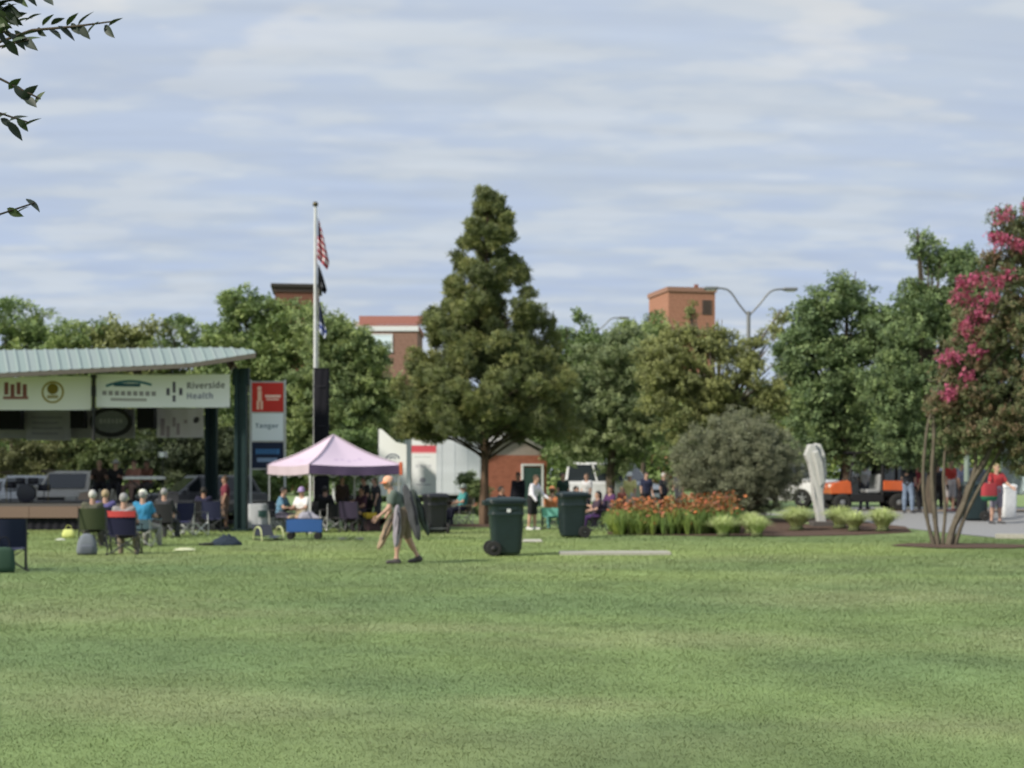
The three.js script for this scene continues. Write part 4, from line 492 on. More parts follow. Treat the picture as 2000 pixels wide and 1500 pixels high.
// lower body from a side profile with arches; greenhouse narrowing to the roof; glass proud by 4 mm
function car(name, label, cat, pos, turn, o) {
  const { len = 4.6, wid = 1.82, hood = 1.0, belt = 1.0, roof = 1.7, nose = 1.2, ws = 0.75, tail = 0.25, tailLean = 0.35, wr = 0.34, c, group } = o, t = T(name, label, cat, pos, turn, group), m = paint(c), h = len / 2;
  const wf = h - 0.85, wb = -h + 0.85, y0 = 0.28, prof = [[-h + 0.05, y0], ...ARC(wb, wr + 0.06, y0), ...ARC(wf, wr + 0.06, y0), [h - 0.05, y0], [h, 0.45], [h - 0.02, hood * 0.82], [h - 0.22, hood * 0.97], [h - nose, belt], [-h + 0.1, belt], [-h, belt * 0.8], [-h - 0.02, 0.5]];
  const toZ = (g) => g.rotateY(-Math.PI / 2);
  P(t, 'body', [toZ(extr(prof, wid, 0.05))], m);
  const gh = [[h - nose + 0.02, belt - 0.01], [h - nose - ws, roof], [-h + tail + tailLean, roof], [-h + tail, belt - 0.01]];
  const narrow = (g) => { const p = g.attributes.position; for (let i = 0; i < p.count; i++) p.setX(i, p.getX(i) * (1 - 0.16 * clamp((p.getY(i) - belt) / (roof - belt)))); g.computeVertexNormals(); return g; };
  P(t, 'roof', [narrow(toZ(extr(gh, wid - 0.1, 0.05)))], m);
  const y1 = belt + 0.06, y2 = roof - 0.1, fz = (y) => lerp(h - nose + 0.02, h - nose - ws, (y - belt) / (roof - belt)), bz = (y) => lerp(-h + tail, -h + tail + tailLean, (y - belt) / (roof - belt)), hw = (y) => (wid - 0.1) / 2 * (1 - 0.16 * (y - belt) / (roof - belt));
  const quad = (a, b, c2, d2) => sheet(2, 2, (u, v) => { const p = a.clone().lerp(b, u).lerp(d2.clone().lerp(c2, u), v); return [p.x, p.y, p.z]; });
  P(t, 'windscreen', [quad(v3(-hw(y1) + 0.12, y1, fz(y1) + 0.012), v3(hw(y1) - 0.12, y1, fz(y1) + 0.012), v3(hw(y2) - 0.1, y2, fz(y2) + 0.012), v3(-hw(y2) + 0.1, y2, fz(y2) + 0.012))], MT.glass);
  P(t, 'rear_window', [quad(v3(-hw(y1) + 0.14, y1, bz(y1) - 0.012), v3(hw(y1) - 0.14, y1, bz(y1) - 0.012), v3(hw(y2) - 0.12, y2, bz(y2) - 0.012), v3(-hw(y2) + 0.12, y2, bz(y2) - 0.012))], MT.glass);
  for (const s of [-1, 1]) { const za = fz(y1) - 0.12, zb = bz(y1) + 0.12, za2 = fz(y2) - 0.08, zb2 = bz(y2) + 0.08, n = o.cargo ? 1 : 2; for (let k = 0; k < n; k++) { const u0 = k / 2 + 0.015, u1 = (k + 1) / 2 - 0.015, f = (y, u, a, b) => v3(s * (hw(y) + 0.006), y, lerp(a, b, u)); P(t, 'side_window', [quad(f(y1, u0, za, zb), f(y1, u1, za, zb), f(y2, u1, za2, zb2), f(y2, u0, za2, zb2))], MT.glass); }
    const mr = P(t, 'mirror', [box(0.2, 0.15, 0.1, s * (wid / 2 + 0.1), belt + 0.08, fz(belt) - 0.25, 0.03)], m); void mr; P(t, 'headlight', [box(0.36, 0.15, 0.06, s * (wid / 2 - 0.26), hood * 0.76, h - 0.012, 0.02)], MT.lamp); P(t, 'tail_light', [box(0.22, 0.2, 0.05, s * (wid / 2 - 0.2), belt * 0.82, -h - 0.005, 0.02)], M([0.35, 0.02, 0.015], 0.3, { t: null })); }
  P(t, 'grille', [box(wid * 0.5, 0.16, 0.03, 0, hood * 0.72, h + 0.003, 0.01), box(wid * 0.7, 0.14, 0.05, 0, 0.42, h + 0.004, 0.02)], MT.black); P(t, 'bumper', [box(wid * 0.96, 0.14, 0.12, 0, 0.55, h + 0.01, 0.05)], o.bump || m); P(t, 'bumper', [box(wid * 0.96, 0.14, 0.12, 0, 0.5, -h - 0.03, 0.05)], o.bump || m); P(t, 'number_plate', [box(0.36, 0.14, 0.015, 0, 0.56, h + 0.08, 0.004)], MT.white);
  for (const z of [wf, wb]) for (const s of [-1, 1]) wheel(t, s * (wid / 2 - 0.12), wr, z, wr, 0.22);
  return t;
}
const CARS = 'cars parked behind the stage';
car('parked_car', 'light grey car parked behind the far left of the stage', 'car', v3(wx(48, 54), 0.01, -54.4), 0.12, { c: [0.42, 0.44, 0.46], roof: 1.62, hood: 0.98, group: CARS });
car('parked_car', 'beige sport utility vehicle parked behind the left of the stage', 'car', v3(wx(138, 53), 0.01, -53.6), -0.08, { c: [0.50, 0.47, 0.41], roof: 1.78, hood: 1.08, belt: 1.1, nose: 1.1, ws: 0.6, wid: 1.92, group: CARS });
car('parked_car', 'silver car parked at the left frame edge behind the stage', 'car', v3(wx(-25, 54), 0.01, -54.2), 0.05, { c: [0.35, 0.36, 0.38], roof: 1.5, group: CARS });
car('parked_car', 'dark grey car standing side on behind the right end of the stage', 'car', v3(wx(392, 53), 0.01, -53), -1.05, { c: [0.10, 0.105, 0.115], roof: 1.62, len: 4.5, group: CARS });
car('white_van', 'white van parked under the grey green tree, behind the orange flowers', 'van', v3(wx(1203, 66), gy(7, 66), -67), 1.0, { c: [0.58, 0.59, 0.62], len: 4.3, wid: 1.95, roof: 2.05, belt: 1.15, hood: 1.05, nose: 0.8, ws: 0.8, tail: 0.06, tailLean: 0.1 });
car('parked_car', 'dark car added as a dark backdrop right behind the orange utility vehicle', 'car', v3(wx(1712, 61), gy(12, 61), -61.5), -1.5, { c: [0.025, 0.028, 0.032], roof: 1.95, belt: 1.15, hood: 1.1, len: 4.9, wr: 0.38 });  // car added to give a dark band behind the utility vehicle
car('parked_car', 'dark blue car parked behind the stems of the pink flowering tree', 'car', v3(wx(1850, 62), gy(14, 62), -63), -1.2, { c: [0.03, 0.04, 0.07], roof: 1.6, len: 4.6 });
car('white_pickup', 'white car whose hood shows between the round bush and the sculpture', 'car', v3(wx(1535, 59), gy(10, 59), -60), 0.75, { c: [0.75, 0.75, 0.76], roof: 1.75, hood: 1.12, belt: 1.15, wr: 0.4, len: 5 });
{
  const d = 62, t = T('box_truck', 'white box truck parked behind the upright banners and conifer trunk', 'truck', v3(wx(838, d), 0, -d - 1.2), 0.06);
  P(t, 'cargo_box', [box(4.3, 2.45, 2.3, -0.05, 2.03, 0, 0.04)], M([0.74, 0.77, 0.82], 0.5, { t: 'streak', s: 0.8 })); P(t, 'side_trim', [box(4.34, 0.1, 0.04, -0.05, 0.86, 1.16), box(4.34, 0.1, 0.04, -0.05, 3.2, 1.16), ...[-2.17, 2.07].map((x) => box(0.08, 2.2, 0.04, x, 2.03, 1.16))], M([0.5, 0.52, 0.55], 0.4)); P(t, 'rib', Array.from({ length: 7 }, (_, i) => box(0.025, 2.2, 0.012, -1.75 + i * 0.55, 2.03, 1.155)), M([0.58, 0.61, 0.66], 0.5));
  P(t, 'chassis', [box(6.4, 0.22, 0.9, -0.9, 0.62, 0)], MT.black);
  P(t, 'cab', [extr([[-4.1, 0.5], [-2.35, 0.5], [-2.35, 2.3], [-3.3, 2.3], [-3.75, 1.5], [-4.1, 1.35]], 2.1, 0.05)], paint([0.7, 0.71, 0.73])); P(t, 'cab_window', [extr([[-3.6, 1.5], [-2.6, 1.5], [-2.6, 2.1], [-3.25, 2.1]], 2.14)], MT.glass);
  for (const z of [-0.9, 0.9]) { for (const x of [-3.2, 1.0]) { const w = P(t, 'wheel', [lathe([[0.2, -0.14], [0.42, -0.14], [0.45, -0.1], [0.45, 0.1], [0.42, 0.14], [0.2, 0.14]], 24).rotateX(Math.PI / 2).translate(x, 0.45, z)], MT.rubber); P(w, 'rim', [lathe([[0, -0.05], [0.22, -0.05], [0.22, 0.08], [0.1, 0.1], [0, 0.1]], 18).rotateX(Math.PI / 2).translate(x, 0.45, z)], MT.steel); } }
}
{
  const d = 54, x = wx(1692, d), t = T('utility_vehicle', 'orange and black utility vehicle with roof parked on the road', 'utility vehicle', v3(x, gy(x, d), -d), 0.05), or = paint([0.62, 0.12, 0.03]), k = MT.black;
  const G2 = (pts, w, m, n, b = 0.03, z = 0) => P(t, n, [extr(pts, w, b).translate(0, 0, z)], m);   // faces left: front is at negative x
  G2([[-1.45, 0.62], [-1.5, 0.85], [-1.35, 1.02], [-0.75, 1.12], [-0.7, 0.62]], 1.3, or, 'hood'); G2([[-0.75, 0.32], [0.45, 0.32], [0.45, 0.5], [0.3, 0.62], [-0.75, 0.62]], 1.35, k, 'floor'); G2([[0.42, 0.75], [1.5, 0.72], [1.52, 1.08], [0.42, 1.1]], 1.4, or, 'cargo_bed', 0.03); G2([[-1.5, 0.4], [-0.7, 0.34], [-0.7, 0.64], [-1.45, 0.64]], 1.1, k, 'front_bumper');
  P(t, 'roof', [box(1.75, 0.09, 1.4, -0.05, 2.1, 0, 0.03), box(0.9, 0.06, 1.3, 0.9, 2.06, 0, 0.02)], k); P(t, 'rear_screen', [box(0.04, 1.1, 1.2, 0.48, 1.5, 0, 0.01)], k); for (const z of [-0.62, 0.62]) for (const [a, b] of [[[-0.8, 1.08], [-0.6, 2.08]], [[0.4, 0.6], [0.42, 2.08]], [[1.3, 1.1], [1.32, 2.04]]]) P(t, 'roof_post', [bar(v3(a[0], a[1], z), v3(b[0], b[1], z), 0.06, 0.06, 8)], k);
  P(t, 'seat', [box(0.5, 0.14, 1.15, 0.1, 0.72, 0, 0.05), box(0.14, 0.62, 1.15, 0.34, 1.02, 0, 0.05, 0, 0, -0.12)], M([0.30, 0.31, 0.32], 0.7)); P(t, 'steering_wheel', [new THREE.TorusGeometry(0.17, 0.02, 8, 20).rotateY(1.2).translate(-0.35, 1.12, 0.3), bar(v3(-0.35, 1.12, 0.3), v3(-0.65, 0.95, 0.3), 0.02, 0.02, 6)], k); P(t, 'tailgate', [box(0.05, 0.42, 1.3, 1.54, 0.94, 0, 0.01)], k); P(t, 'rear_frame', [box(1.1, 0.16, 1.0, 0.95, 0.6, 0, 0.02)], k); P(t, 'headlight', [box(0.05, 0.14, 0.24, -1.46, 0.9, 0.42, 0.02), box(0.05, 0.14, 0.24, -1.46, 0.9, -0.42, 0.02)], MT.lamp);
  for (const xx of [-1.05, 1.0]) for (const z of [-0.6, 0.6]) { const w = P(t, 'wheel', [lathe([[0.15, -0.13], [0.27, -0.14], [0.32, -0.1], [0.32, 0.1], [0.27, 0.14], [0.15, 0.13]], 20).rotateX(Math.PI / 2).translate(xx, 0.32, z)], MT.rubber); P(w, 'rim', [lathe([[0, -0.06], [0.16, -0.06], [0.16, 0.08], [0.06, 0.11], [0, 0.11]], 16).rotateX(Math.PI / 2).translate(xx, 0.32, z)], MT.steel); }
  const a = wx(2010, 51), tr = T('food_trailer', 'pale teal food trailer cut by the right frame edge', 'trailer', v3(a + 1.6, gy(a, 51), -52), 0.05);
  P(tr, 'body', [box(4.4, 2.0, 2.1, 0.3, 1.62, 0, 0.06)], M([0.55, 0.68, 0.68], 0.5, { t: 'streak', s: 0.8 })); P(tr, 'trim', [box(4.42, 0.08, 0.03, 0.3, 0.72, 1.06), box(4.42, 0.08, 0.03, 0.3, 2.5, 1.06)], MT.steel); const hatch = P(tr, 'hatch', [box(2.0, 0.95, 0.06, 0.6, 1.85, 1.05, 0.01)], M([0.05, 0.05, 0.055])); P(hatch, 'counter', [box(2.2, 0.05, 0.35, 0.6, 1.32, 1.24, 0.01)], MT.steel); P(tr, 'vent', Array.from({ length: 5 }, (_, i) => box(0.4, 0.04, 0.05, -1.5, 1.5 + i * 0.09, 1.07, 0.005, 0.5)), M([0.3, 0.45, 0.42])); P(tr, 'hitch', [bar(v3(-1.9, 0.5, 0), v3(-2.9, 0.45, 0), 0.05, 0.05, 8), bar(v3(-2.8, 0.5, 0), v3(-2.8, 0, 0), 0.04, 0.04, 8)], MT.darkSteel); for (const z of [-0.9, 0.9]) P(tr, 'wheel', [lathe([[0.05, -0.1], [0.29, -0.11], [0.33, -0.07], [0.33, 0.07], [0.29, 0.11], [0.05, 0.1]], 20).rotateX(Math.PI / 2).translate(0.2, 0.33, z)], MT.rubber);
}

// ---------- sculpture, flower bed, ornamental grasses ----------
{
  const d = 43.6, s = T('stone_sculpture', 'tall white angular stone sculpture standing among pale grass clumps', 'sculpture', ground(1596, d)), m = M([0.55, 0.55, 0.53], 0.85, { t: 'grain', s: 2, bump: 0.012 }), q = (L) => L.map(([a, b]) => [wx(a, d) - s.position.x, wy(b, d) - s.position.y]);
  const rough = (g, k) => { const p = g.attributes.position; for (let i = 0; i < p.count; i++) { const x = p.getX(i), y = p.getY(i), z = p.getZ(i); p.setX(i, x + (vn(x * 4 + 9, y * 4, z * 4) - 0.5) * k); p.setZ(i, z * (1 - 0.12 * Math.abs(Math.sin(y * 2.2))) + (vn(x * 4, y * 4 + 5, z * 4) - 0.5) * k * 1.6); } g.computeVertexNormals(); return g; };
  const P1 = q([[1577, 868], [1569, 889], [1578, 906], [1583, 935], [1583, 965], [1589, 992], [1596, 1018], [1611, 1022], [1606, 985], [1603, 940], [1597, 905], [1592, 868]]), P2 = q([[1590, 865], [1603, 868], [1611, 888], [1612, 925], [1608, 962], [1607, 1000], [1611, 1021], [1603, 1021], [1599, 985], [1601, 930], [1592, 900]]), P3 = q([[1581, 884], [1592, 880], [1600, 905], [1603, 942], [1595, 950], [1588, 912]]);
  P(s, 'front_slab', [rough(extr(P1, 0.34, 0.035), 0.13).translate(0, 0, 0.1)], m); P(s, 'rear_slab', [rough(extr(P2, 0.42, 0.04), 0.13).translate(0.01, 0, -0.12)], m); P(s, 'carved_wing', [rough(extr(P3, 0.2, 0.03), 0.09).rotateY(0.25).translate(0.02, 0, 0.24)], m);
  P(s, 'plinth', [box(0.62, 0.16, 0.6, wx(1604, d) - s.position.x, 0.06, 0, 0.03)], M([0.10, 0.09, 0.085], 0.9, { t: 'grain', s: 2, bump: 0.01 }));
}
function arcs(n, R, hgt, wid, seed, up = 0.5) {   // arching blades from one root
  const r = rng(seed), p = [];
  for (let i = 0; i < n; i++) { const a = r() * 6.283, out = R * (0.25 + 0.75 * Math.sqrt(r())), top = hgt * (1 - 0.35 * (out / R) ** 2) * (0.75 + 0.35 * r()), b0 = 0.12 * R * r(), c = Math.cos(a), s = Math.sin(a), pt = (t) => [c * (b0 + out * Math.pow(t, 1.12)), top * (Math.sin(t * (1.5 + up)) / Math.sin(Math.min(1.57, 1.5 + up))), s * (b0 + out * Math.pow(t, 1.12))], w = (t) => wid * (1 - t) * 0.5 + 0.001;
    for (let k = 0; k < 4; k++) { const A = pt(k / 4), B = pt((k + 1) / 4), wa = w(k / 4), wb = w((k + 1) / 4), L = (P0, q) => [P0[0] - s * q, Math.max(P0[1], 0.01), P0[2] + c * q]; const a1 = L(A, wa), a2 = L(A, -wa), b1 = L(B, wb), b2 = L(B, -wb); p.push(...a1, ...a2, ...b1); if (k < 3) p.push(...a2, ...b2, ...b1); } }
  const g = new THREE.BufferGeometry(); g.setAttribute('position', new THREE.Float32BufferAttribute(p, 3)); g.computeVertexNormals(); return g;
}
function inst(parent, name, g, mat, list, label) { const m = new THREE.InstancedMesh(g, mat, list.length), M4 = new THREE.Matrix4(), c = new THREE.Color(); list.forEach(([p, q, s, k], i) => { m.setMatrixAt(i, M4.compose(p, q, v3(s, s, s))); m.setColorAt(i, c.setRGB(...k)); }); m.name = name; m.castShadow = m.receiveShadow = true; m.userData.kind = 'stuff'; if (label) m.userData.label = label; parent.add(m); return m; }
{
  const o = T('daylily_bed', 'dense bed of orange daylilies in front of the round bush', 'flowers', v3(4.5, 0, -41.3)), r = rng(410), Y = (t) => new THREE.Quaternion().setFromEuler(new THREE.Euler((r() - 0.5) * t, r() * 6.28, (r() - 0.5) * t)), wm = new THREE.MeshStandardMaterial({ color: 0xffffff, roughness: 0.6, side: THREE.DoubleSide });
  const cl = [], st = [], fl = [];
  for (let i = 0; i < 260; i++) { const u = r(), x = lerp(-1.7, 1.75, u), z = lerp(1.15, -1.4, r()) - 0.3 * u, k = 0.88 + 0.3 * r(), yl = r() * (1 - u * 0.5); cl.push([v3(x, 0.01, z), Y(0.1), 0.8 + 0.4 * r(), [lerp(0.13, 0.24, yl) * k, lerp(0.22, 0.30, yl) * k, 0.055 * k]]);
    for (let j = 0, m = 0.5 + 2.6 * r(); j < m; j++) { const h = (0.62 + 0.52 * r()) * (0.86 + 0.2 * u), a = x + (r() - 0.5) * 0.4, b = z + (r() - 0.5) * 0.4; st.push([v3(a, 0, b), Y(0.25), h, [0.09, 0.12, 0.03]]); for (let q = 0; q < 3; q++) { const e = 0.5 + 0.4 * r(), w = r(); fl.push([v3(a + (r() - 0.5) * 0.16, h * (0.97 - 0.3 * q * r()), b + (r() - 0.5) * 0.16), Y(1.6), e, [lerp(0.26, 0.42, w) * (0.7 + 0.5 * r()), lerp(0.075, 0.14, w), lerp(0.025, 0.05, r())]]); } } }
  inst(o, 'foliage', arcs(44, 0.5, 0.66, 0.028, 411, 0.95), wm, cl); inst(o, 'stem', new THREE.CylinderGeometry(0.004, 0.006, 1, 5).translate(0, 0.5, 0), wm, st);
  const petal = []; for (let k = 0; k < 6; k++) petal.push(sheet(2, 3, (u, v) => { const w = 0.022 * Math.sin(Math.PI * (0.12 + 0.86 * v)) * (u - 0.5) * 2, l = 0.07 * v; return [w, l * 0.75 - 0.05 * v * v * v, 0.006 + l * 0.8 + 0.01 * v]; }).rotateY(k * 1.0472)); const fg = mergeGeometries(petal.map((g) => { g.deleteAttribute('uv'); return g.toNonIndexed(); }));
  inst(o, 'flower', fg, wm, fl);
  const gm = () => { const g = arcs(620, 0.62, 0.62, 0.022, 420, 0.6), n = g.attributes.position, c = []; for (let i = 0; i < n.count; i++) { const k = h3(i / 21 | 0, 3, 1); c.push(lerp(0.34, 0.52, k), lerp(0.42, 0.58, k), lerp(0.12, 0.28, k)); } g.setAttribute('color', new THREE.Float32BufferAttribute(c, 3)); return g; };
  const first = T('ornamental_grass', 'x', 'plant', v3(0, 0, 0), 0, 'pale ornamental grass clumps in the mulch bed'); const gmesh = new THREE.Mesh(gm(), new THREE.MeshStandardMaterial({ vertexColors: true, color: 0xffffff, roughness: 0.7, side: THREE.DoubleSide })); gmesh.name = 'blades'; gmesh.castShadow = gmesh.receiveShadow = true; gmesh.userData.kind = 'stuff'; first.add(gmesh); P(first, 'crown', [lathe([[0, 0], [0.2, 0], [0.16, 0.1], [0, 0.15]], 12)], M([0.10, 0.12, 0.05], 1));
  [[1413, 39.3, 0.92, 'pale grass clump at the right end of the orange flowers, nearest the lawn'], [1466, 40.6, 1.0, 'pale grass clump directly in front of the round bush, the rearmost of three'], [1478, 39.2, 0.9, 'pale grass clump at the front beside the reddish bare mulch'], [1556, 41.8, 1.14, 'tall pale grass clump just left of the white sculpture'], [1640, 42.4, 1.08, 'pale grass clump just right of the white sculpture'], [1668, 41.4, 0.95, 'shorter pale grass clump second to the right of the sculpture'], [1724, 41.2, 1.1, 'broad pale grass clump at the right end of the mulch bed beside the road']].forEach(([px, d, s, l], i) => { const c = i ? copy(first, ground(px, d), i * 1.3, l) : first; if (!i) { c.position.copy(ground(px, d)); c.userData.label = l; } c.scale.setScalar(s); });
}

// ---------- wheeled carts ----------
const loft = (secs, seg = 40, e = 0.32) => sheet(seg, secs.length - 1, (u, v) => { const a = u * 6.28319, [y, hx, hz, ox = 0] = secs[Math.round(v * (secs.length - 1))], c = Math.cos(a), s = Math.sin(a); return [ox + Math.sign(c) * Math.pow(Math.abs(c), e) * hx, y, Math.sign(s) * Math.pow(Math.abs(s), e) * hz]; });
function cart(label, px, d, turn, c, big = 1) {
  const t = T('wheeled_cart', label, 'trash cart', ground(px, d), turn), m = plastic(c, 0.48); t.scale.setScalar(big);   // rear with the wheels at negative x
  P(t, 'body', [loft([[0.03, 0.0, 0.0], [0.03, 0.24, 0.22], [0.08, 0.255, 0.23], [0.5, 0.285, 0.255], [0.72, 0.30, 0.27], [0.74, 0.318, 0.288], [0.78, 0.318, 0.288], [0.8, 0.305, 0.275], [0.94, 0.315, 0.285], [0.945, 0.345, 0.31], [0.985, 0.345, 0.31], [0.985, 0.3, 0.27]]), box(0.06, 0.5, 0.03, 0.262, 0.36, 0.12, 0.01, 0, 0, -0.07), box(0.06, 0.5, 0.03, 0.262, 0.36, -0.12, 0.01, 0, 0, -0.07), box(0.34, 0.05, 0.02, 0, 0.86, 0.285, 0.008)], m);
  const lid = P(t, 'lid', [loft([[0.99, 0.36, 0.325], [1.02, 0.36, 0.325], [1.045, 0.335, 0.3], [1.07, 0.25, 0.22], [1.08, 0, 0]])], m); P(lid, 'handle', [bar(v3(-0.4, 0.98, -0.24), v3(-0.4, 0.98, 0.24), 0.022, 0.022, 10), ...[-0.22, 0, 0.22].map((z) => box(0.12, 0.09, 0.04, -0.36, 0.965, z, 0.012))], m);
  for (const z of [-0.27, 0.27]) { const w = P(t, 'wheel', [lathe([[0.05, -0.03], [0.125, -0.035], [0.14, -0.02], [0.14, 0.02], [0.125, 0.035], [0.05, 0.03]], 22).rotateX(Math.PI / 2).translate(-0.25, 0.14, z)], MT.rubber); P(w, 'hub', [lathe([[0, -0.02], [0.055, -0.02], [0.055, 0.04], [0, 0.045]], 14).rotateX(Math.PI / 2).translate(-0.25, 0.14, z)], MT.black); }
  P(t, 'axle', [bar(v3(-0.25, 0.14, -0.3), v3(-0.25, 0.14, 0.3), 0.014, 0.014, 8)], MT.steel); P(t, 'sticker', [box(0.07, 0.06, 0.006, 0.02, 0.83, 0.288 + 0.012, 0.002)], MT.white); return t;
}
cart('dark green wheeled trash cart alone on the lawn, nearest the camera', 988, 29.9, 0.12, [0.006, 0.020, 0.021], 1.1);
cart('dark green wheeled trash cart standing left of the orange flowers', 1117, 38.6, Math.PI + 0.15, [0.006, 0.017, 0.021], 1.12);
cart('dark blue green wheeled trash cart on the road behind the pink blossom stems', 1903, 45.5, Math.PI - 0.2, [0.009, 0.024, 0.028], 1.12);
cart('black wheeled trash cart between the walking person and the conifer', 850, 41.5, 1.9, [0.010, 0.011, 0.016], 1.05);

// ---------- chairs ----------
function campChair(name, label, px, d, turn, c, o = {}) {
  const t = T(name, label, 'chair', ground(px, d), turn, o.group), fm = o.frame || MT.darkSteel, m = fabric(c), sh = o.seat || 0.42, bh = o.back || 0.88, w = 0.27;
  P(t, 'seat', [sheet(8, 8, (u, v) => [(u - 0.5) * 2 * w, sh - 0.07 * Math.sin(u * 3.14) * Math.sin(0.4 + v * 2.4) - 0.05 * v, 0.24 - 0.46 * v])], m);
  P(t, 'backrest', [sheet(8, 8, (u, v) => [(u - 0.5) * 2 * (w + 0.02), lerp(sh - 0.02, bh, v), -0.2 - 0.10 * v - 0.05 * Math.sin(u * 3.14)])], m);
  if (o.band) P(t, 'top_band', [sheet(8, 2, (u, v) => [(u - 0.5) * 2 * (w + 0.022), lerp(bh - 0.11, bh + 0.015, v), -0.196 - 0.10 * (0.87 + 0.13 * v) - 0.05 * Math.sin(u * 3.14) - 0.014])], fabric(o.band));
  for (const s of [-1, 1]) {
    P(t, 'armrest', [box(0.07, 0.02, 0.46, s * (w + 0.04), 0.62, 0.0, 0.008, 0.03)], m);
    for (const [a, b] of [[[s * 0.31, 0.0, 0.26], [-s * 0.27, sh, 0.23]], [[s * 0.31, 0, -0.26], [-s * 0.27, sh - 0.05, -0.2]], [[s * 0.31, 0, 0.26], [s * 0.29, sh, -0.2]], [[s * 0.31, 0, -0.26], [s * 0.29, sh, 0.23]]]) P(t, 'leg', [bar(v3(...a), v3(...b), 0.011, 0.011, 7)], fm);
    P(t, 'upright', [bar(v3(s * 0.29, 0, -0.26), v3(s * 0.29, bh, -0.31), 0.011, 0.011, 7), bar(v3(s * 0.31, 0.02, 0.26), v3(s * 0.31, 0.62, 0.22), 0.011, 0.011, 7)], fm);
    for (const z of [-0.26, 0.26]) P(t, 'foot', [bar(v3(s * 0.31, 0.0, z), v3(s * 0.31, 0.025, z), 0.024, 0.02, 8)], MT.black);
  }
  return t;
}
const AW = Math.PI;
campChair('camp_chair', 'empty navy camp chair cut by the left frame edge', 14, 25.2, AW + 0.4, [0.012, 0.018, 0.05]);
{ const b = T('carry_bag', 'dark green carry bag leaning on the empty chair at the left frame edge', 'bag', ground(8, 24.6), 0.4); P(b, 'pouch', [loft([[0, 0, 0], [0.005, 0.16, 0.09], [0.1, 0.18, 0.11], [0.36, 0.16, 0.09], [0.42, 0.1, 0.04], [0.43, 0, 0]], 28, 0.6)], fabric([0.03, 0.07, 0.045])); P(b, 'strap', [tube([v3(-0.1, 0.4, 0), v3(-0.05, 0.58, 0), v3(0.05, 0.58, 0), v3(0.1, 0.4, 0)], 0.01)], MT.blackFabric); }

// ---------- people: one skin over a posed skeleton ----------
function snets(f, lo, hi, c) {
  const n = [0, 1, 2].map((i) => Math.ceil((hi[i] - lo[i]) / c) + 2), [nx, ny, nz] = n, val = new Float32Array(nx * ny * nz), id = (i, j, k) => i + nx * (j + ny * k);
  for (let k = 0; k < nz; k++) for (let j = 0; j < ny; j++) for (let i = 0; i < nx; i++) val[id(i, j, k)] = f(lo[0] + (i - 0.5) * c, lo[1] + (j - 0.5) * c, lo[2] + (k - 0.5) * c);
  const vert = new Int32Array(nx * ny * nz).fill(-1), p = [], ix = [], cs = [[0, 0, 0], [1, 0, 0], [0, 1, 0], [1, 1, 0], [0, 0, 1], [1, 0, 1], [0, 1, 1], [1, 1, 1]], ed = [[0, 1], [2, 3], [4, 5], [6, 7], [0, 2], [1, 3], [4, 6], [5, 7], [0, 4], [1, 5], [2, 6], [3, 7]];
  for (let k = 0; k < nz - 1; k++) for (let j = 0; j < ny - 1; j++) for (let i = 0; i < nx - 1; i++) {
    const v = cs.map(([a, b, e]) => val[id(i + a, j + b, k + e)]); let m = 0; for (const q of v) if (q < 0) m++; if (m === 0 || m === 8) continue;
    let x = 0, y = 0, z = 0, t = 0; for (const [a, b] of ed) { if ((v[a] < 0) === (v[b] < 0)) continue; const s = v[a] / (v[a] - v[b]), A = cs[a], B = cs[b]; x += A[0] + (B[0] - A[0]) * s; y += A[1] + (B[1] - A[1]) * s; z += A[2] + (B[2] - A[2]) * s; t++; }
    vert[id(i, j, k)] = p.length / 3; p.push(lo[0] + (i - 0.5 + x / t) * c, lo[1] + (j - 0.5 + y / t) * c, lo[2] + (k - 0.5 + z / t) * c);
  }
  const q = (a, b, e, g, flip) => { if (a < 0 || b < 0 || e < 0 || g < 0) return; flip ? ix.push(a, e, b, b, e, g) : ix.push(a, b, e, b, g, e); };
  for (let k = 1; k < nz - 1; k++) for (let j = 1; j < ny - 1; j++) for (let i = 1; i < nx - 1; i++) { const s = val[id(i, j, k)] < 0;
    if (s !== val[id(i + 1, j, k)] < 0) q(vert[id(i, j - 1, k - 1)], vert[id(i, j, k - 1)], vert[id(i, j - 1, k)], vert[id(i, j, k)], !s);
    if (s !== val[id(i, j + 1, k)] < 0) q(vert[id(i - 1, j, k - 1)], vert[id(i - 1, j, k)], vert[id(i, j, k - 1)], vert[id(i, j, k)], !s);
    if (s !== val[id(i, j, k + 1)] < 0) q(vert[id(i - 1, j - 1, k)], vert[id(i, j - 1, k)], vert[id(i - 1, j, k)], vert[id(i, j, k)], !s); }
  const g = new THREE.BufferGeometry(); g.setAttribute('position', new THREE.Float32BufferAttribute(p, 3)); g.setIndex(ix);
  const e = c * 0.5, nn = []; for (let i = 0; i < p.length; i += 3) { const [x, y, z] = [p[i], p[i + 1], p[i + 2]], a = f(x + e, y, z) - f(x - e, y, z), b = f(x, y + e, z) - f(x, y - e, z), d = f(x, y, z + e) - f(x, y, z - e), l = Math.hypot(a, b, d) || 1; nn.push(a / l, b / l, d / l); }
  g.setAttribute('normal', new THREE.Float32BufferAttribute(nn, 3)); return g;
}
const smin = (a, b, k) => { const h = Math.max(k - Math.abs(a - b), 0) / k; return Math.min(a, b) - h * h * k * 0.25; };
const cap = (x, y, z, b) => { const ax = x - b[0], ay = y - b[1], az = z - b[2], bx = b[3] - b[0], by = b[4] - b[1], bz = b[5] - b[2], l = bx * bx + by * by + bz * bz, t = l ? clamp((ax * bx + ay * by + az * bz) / l) : 0; return Math.hypot(ax - bx * t, ay - by * t, az - bz * t) - lerp(b[6], b[7], t); };
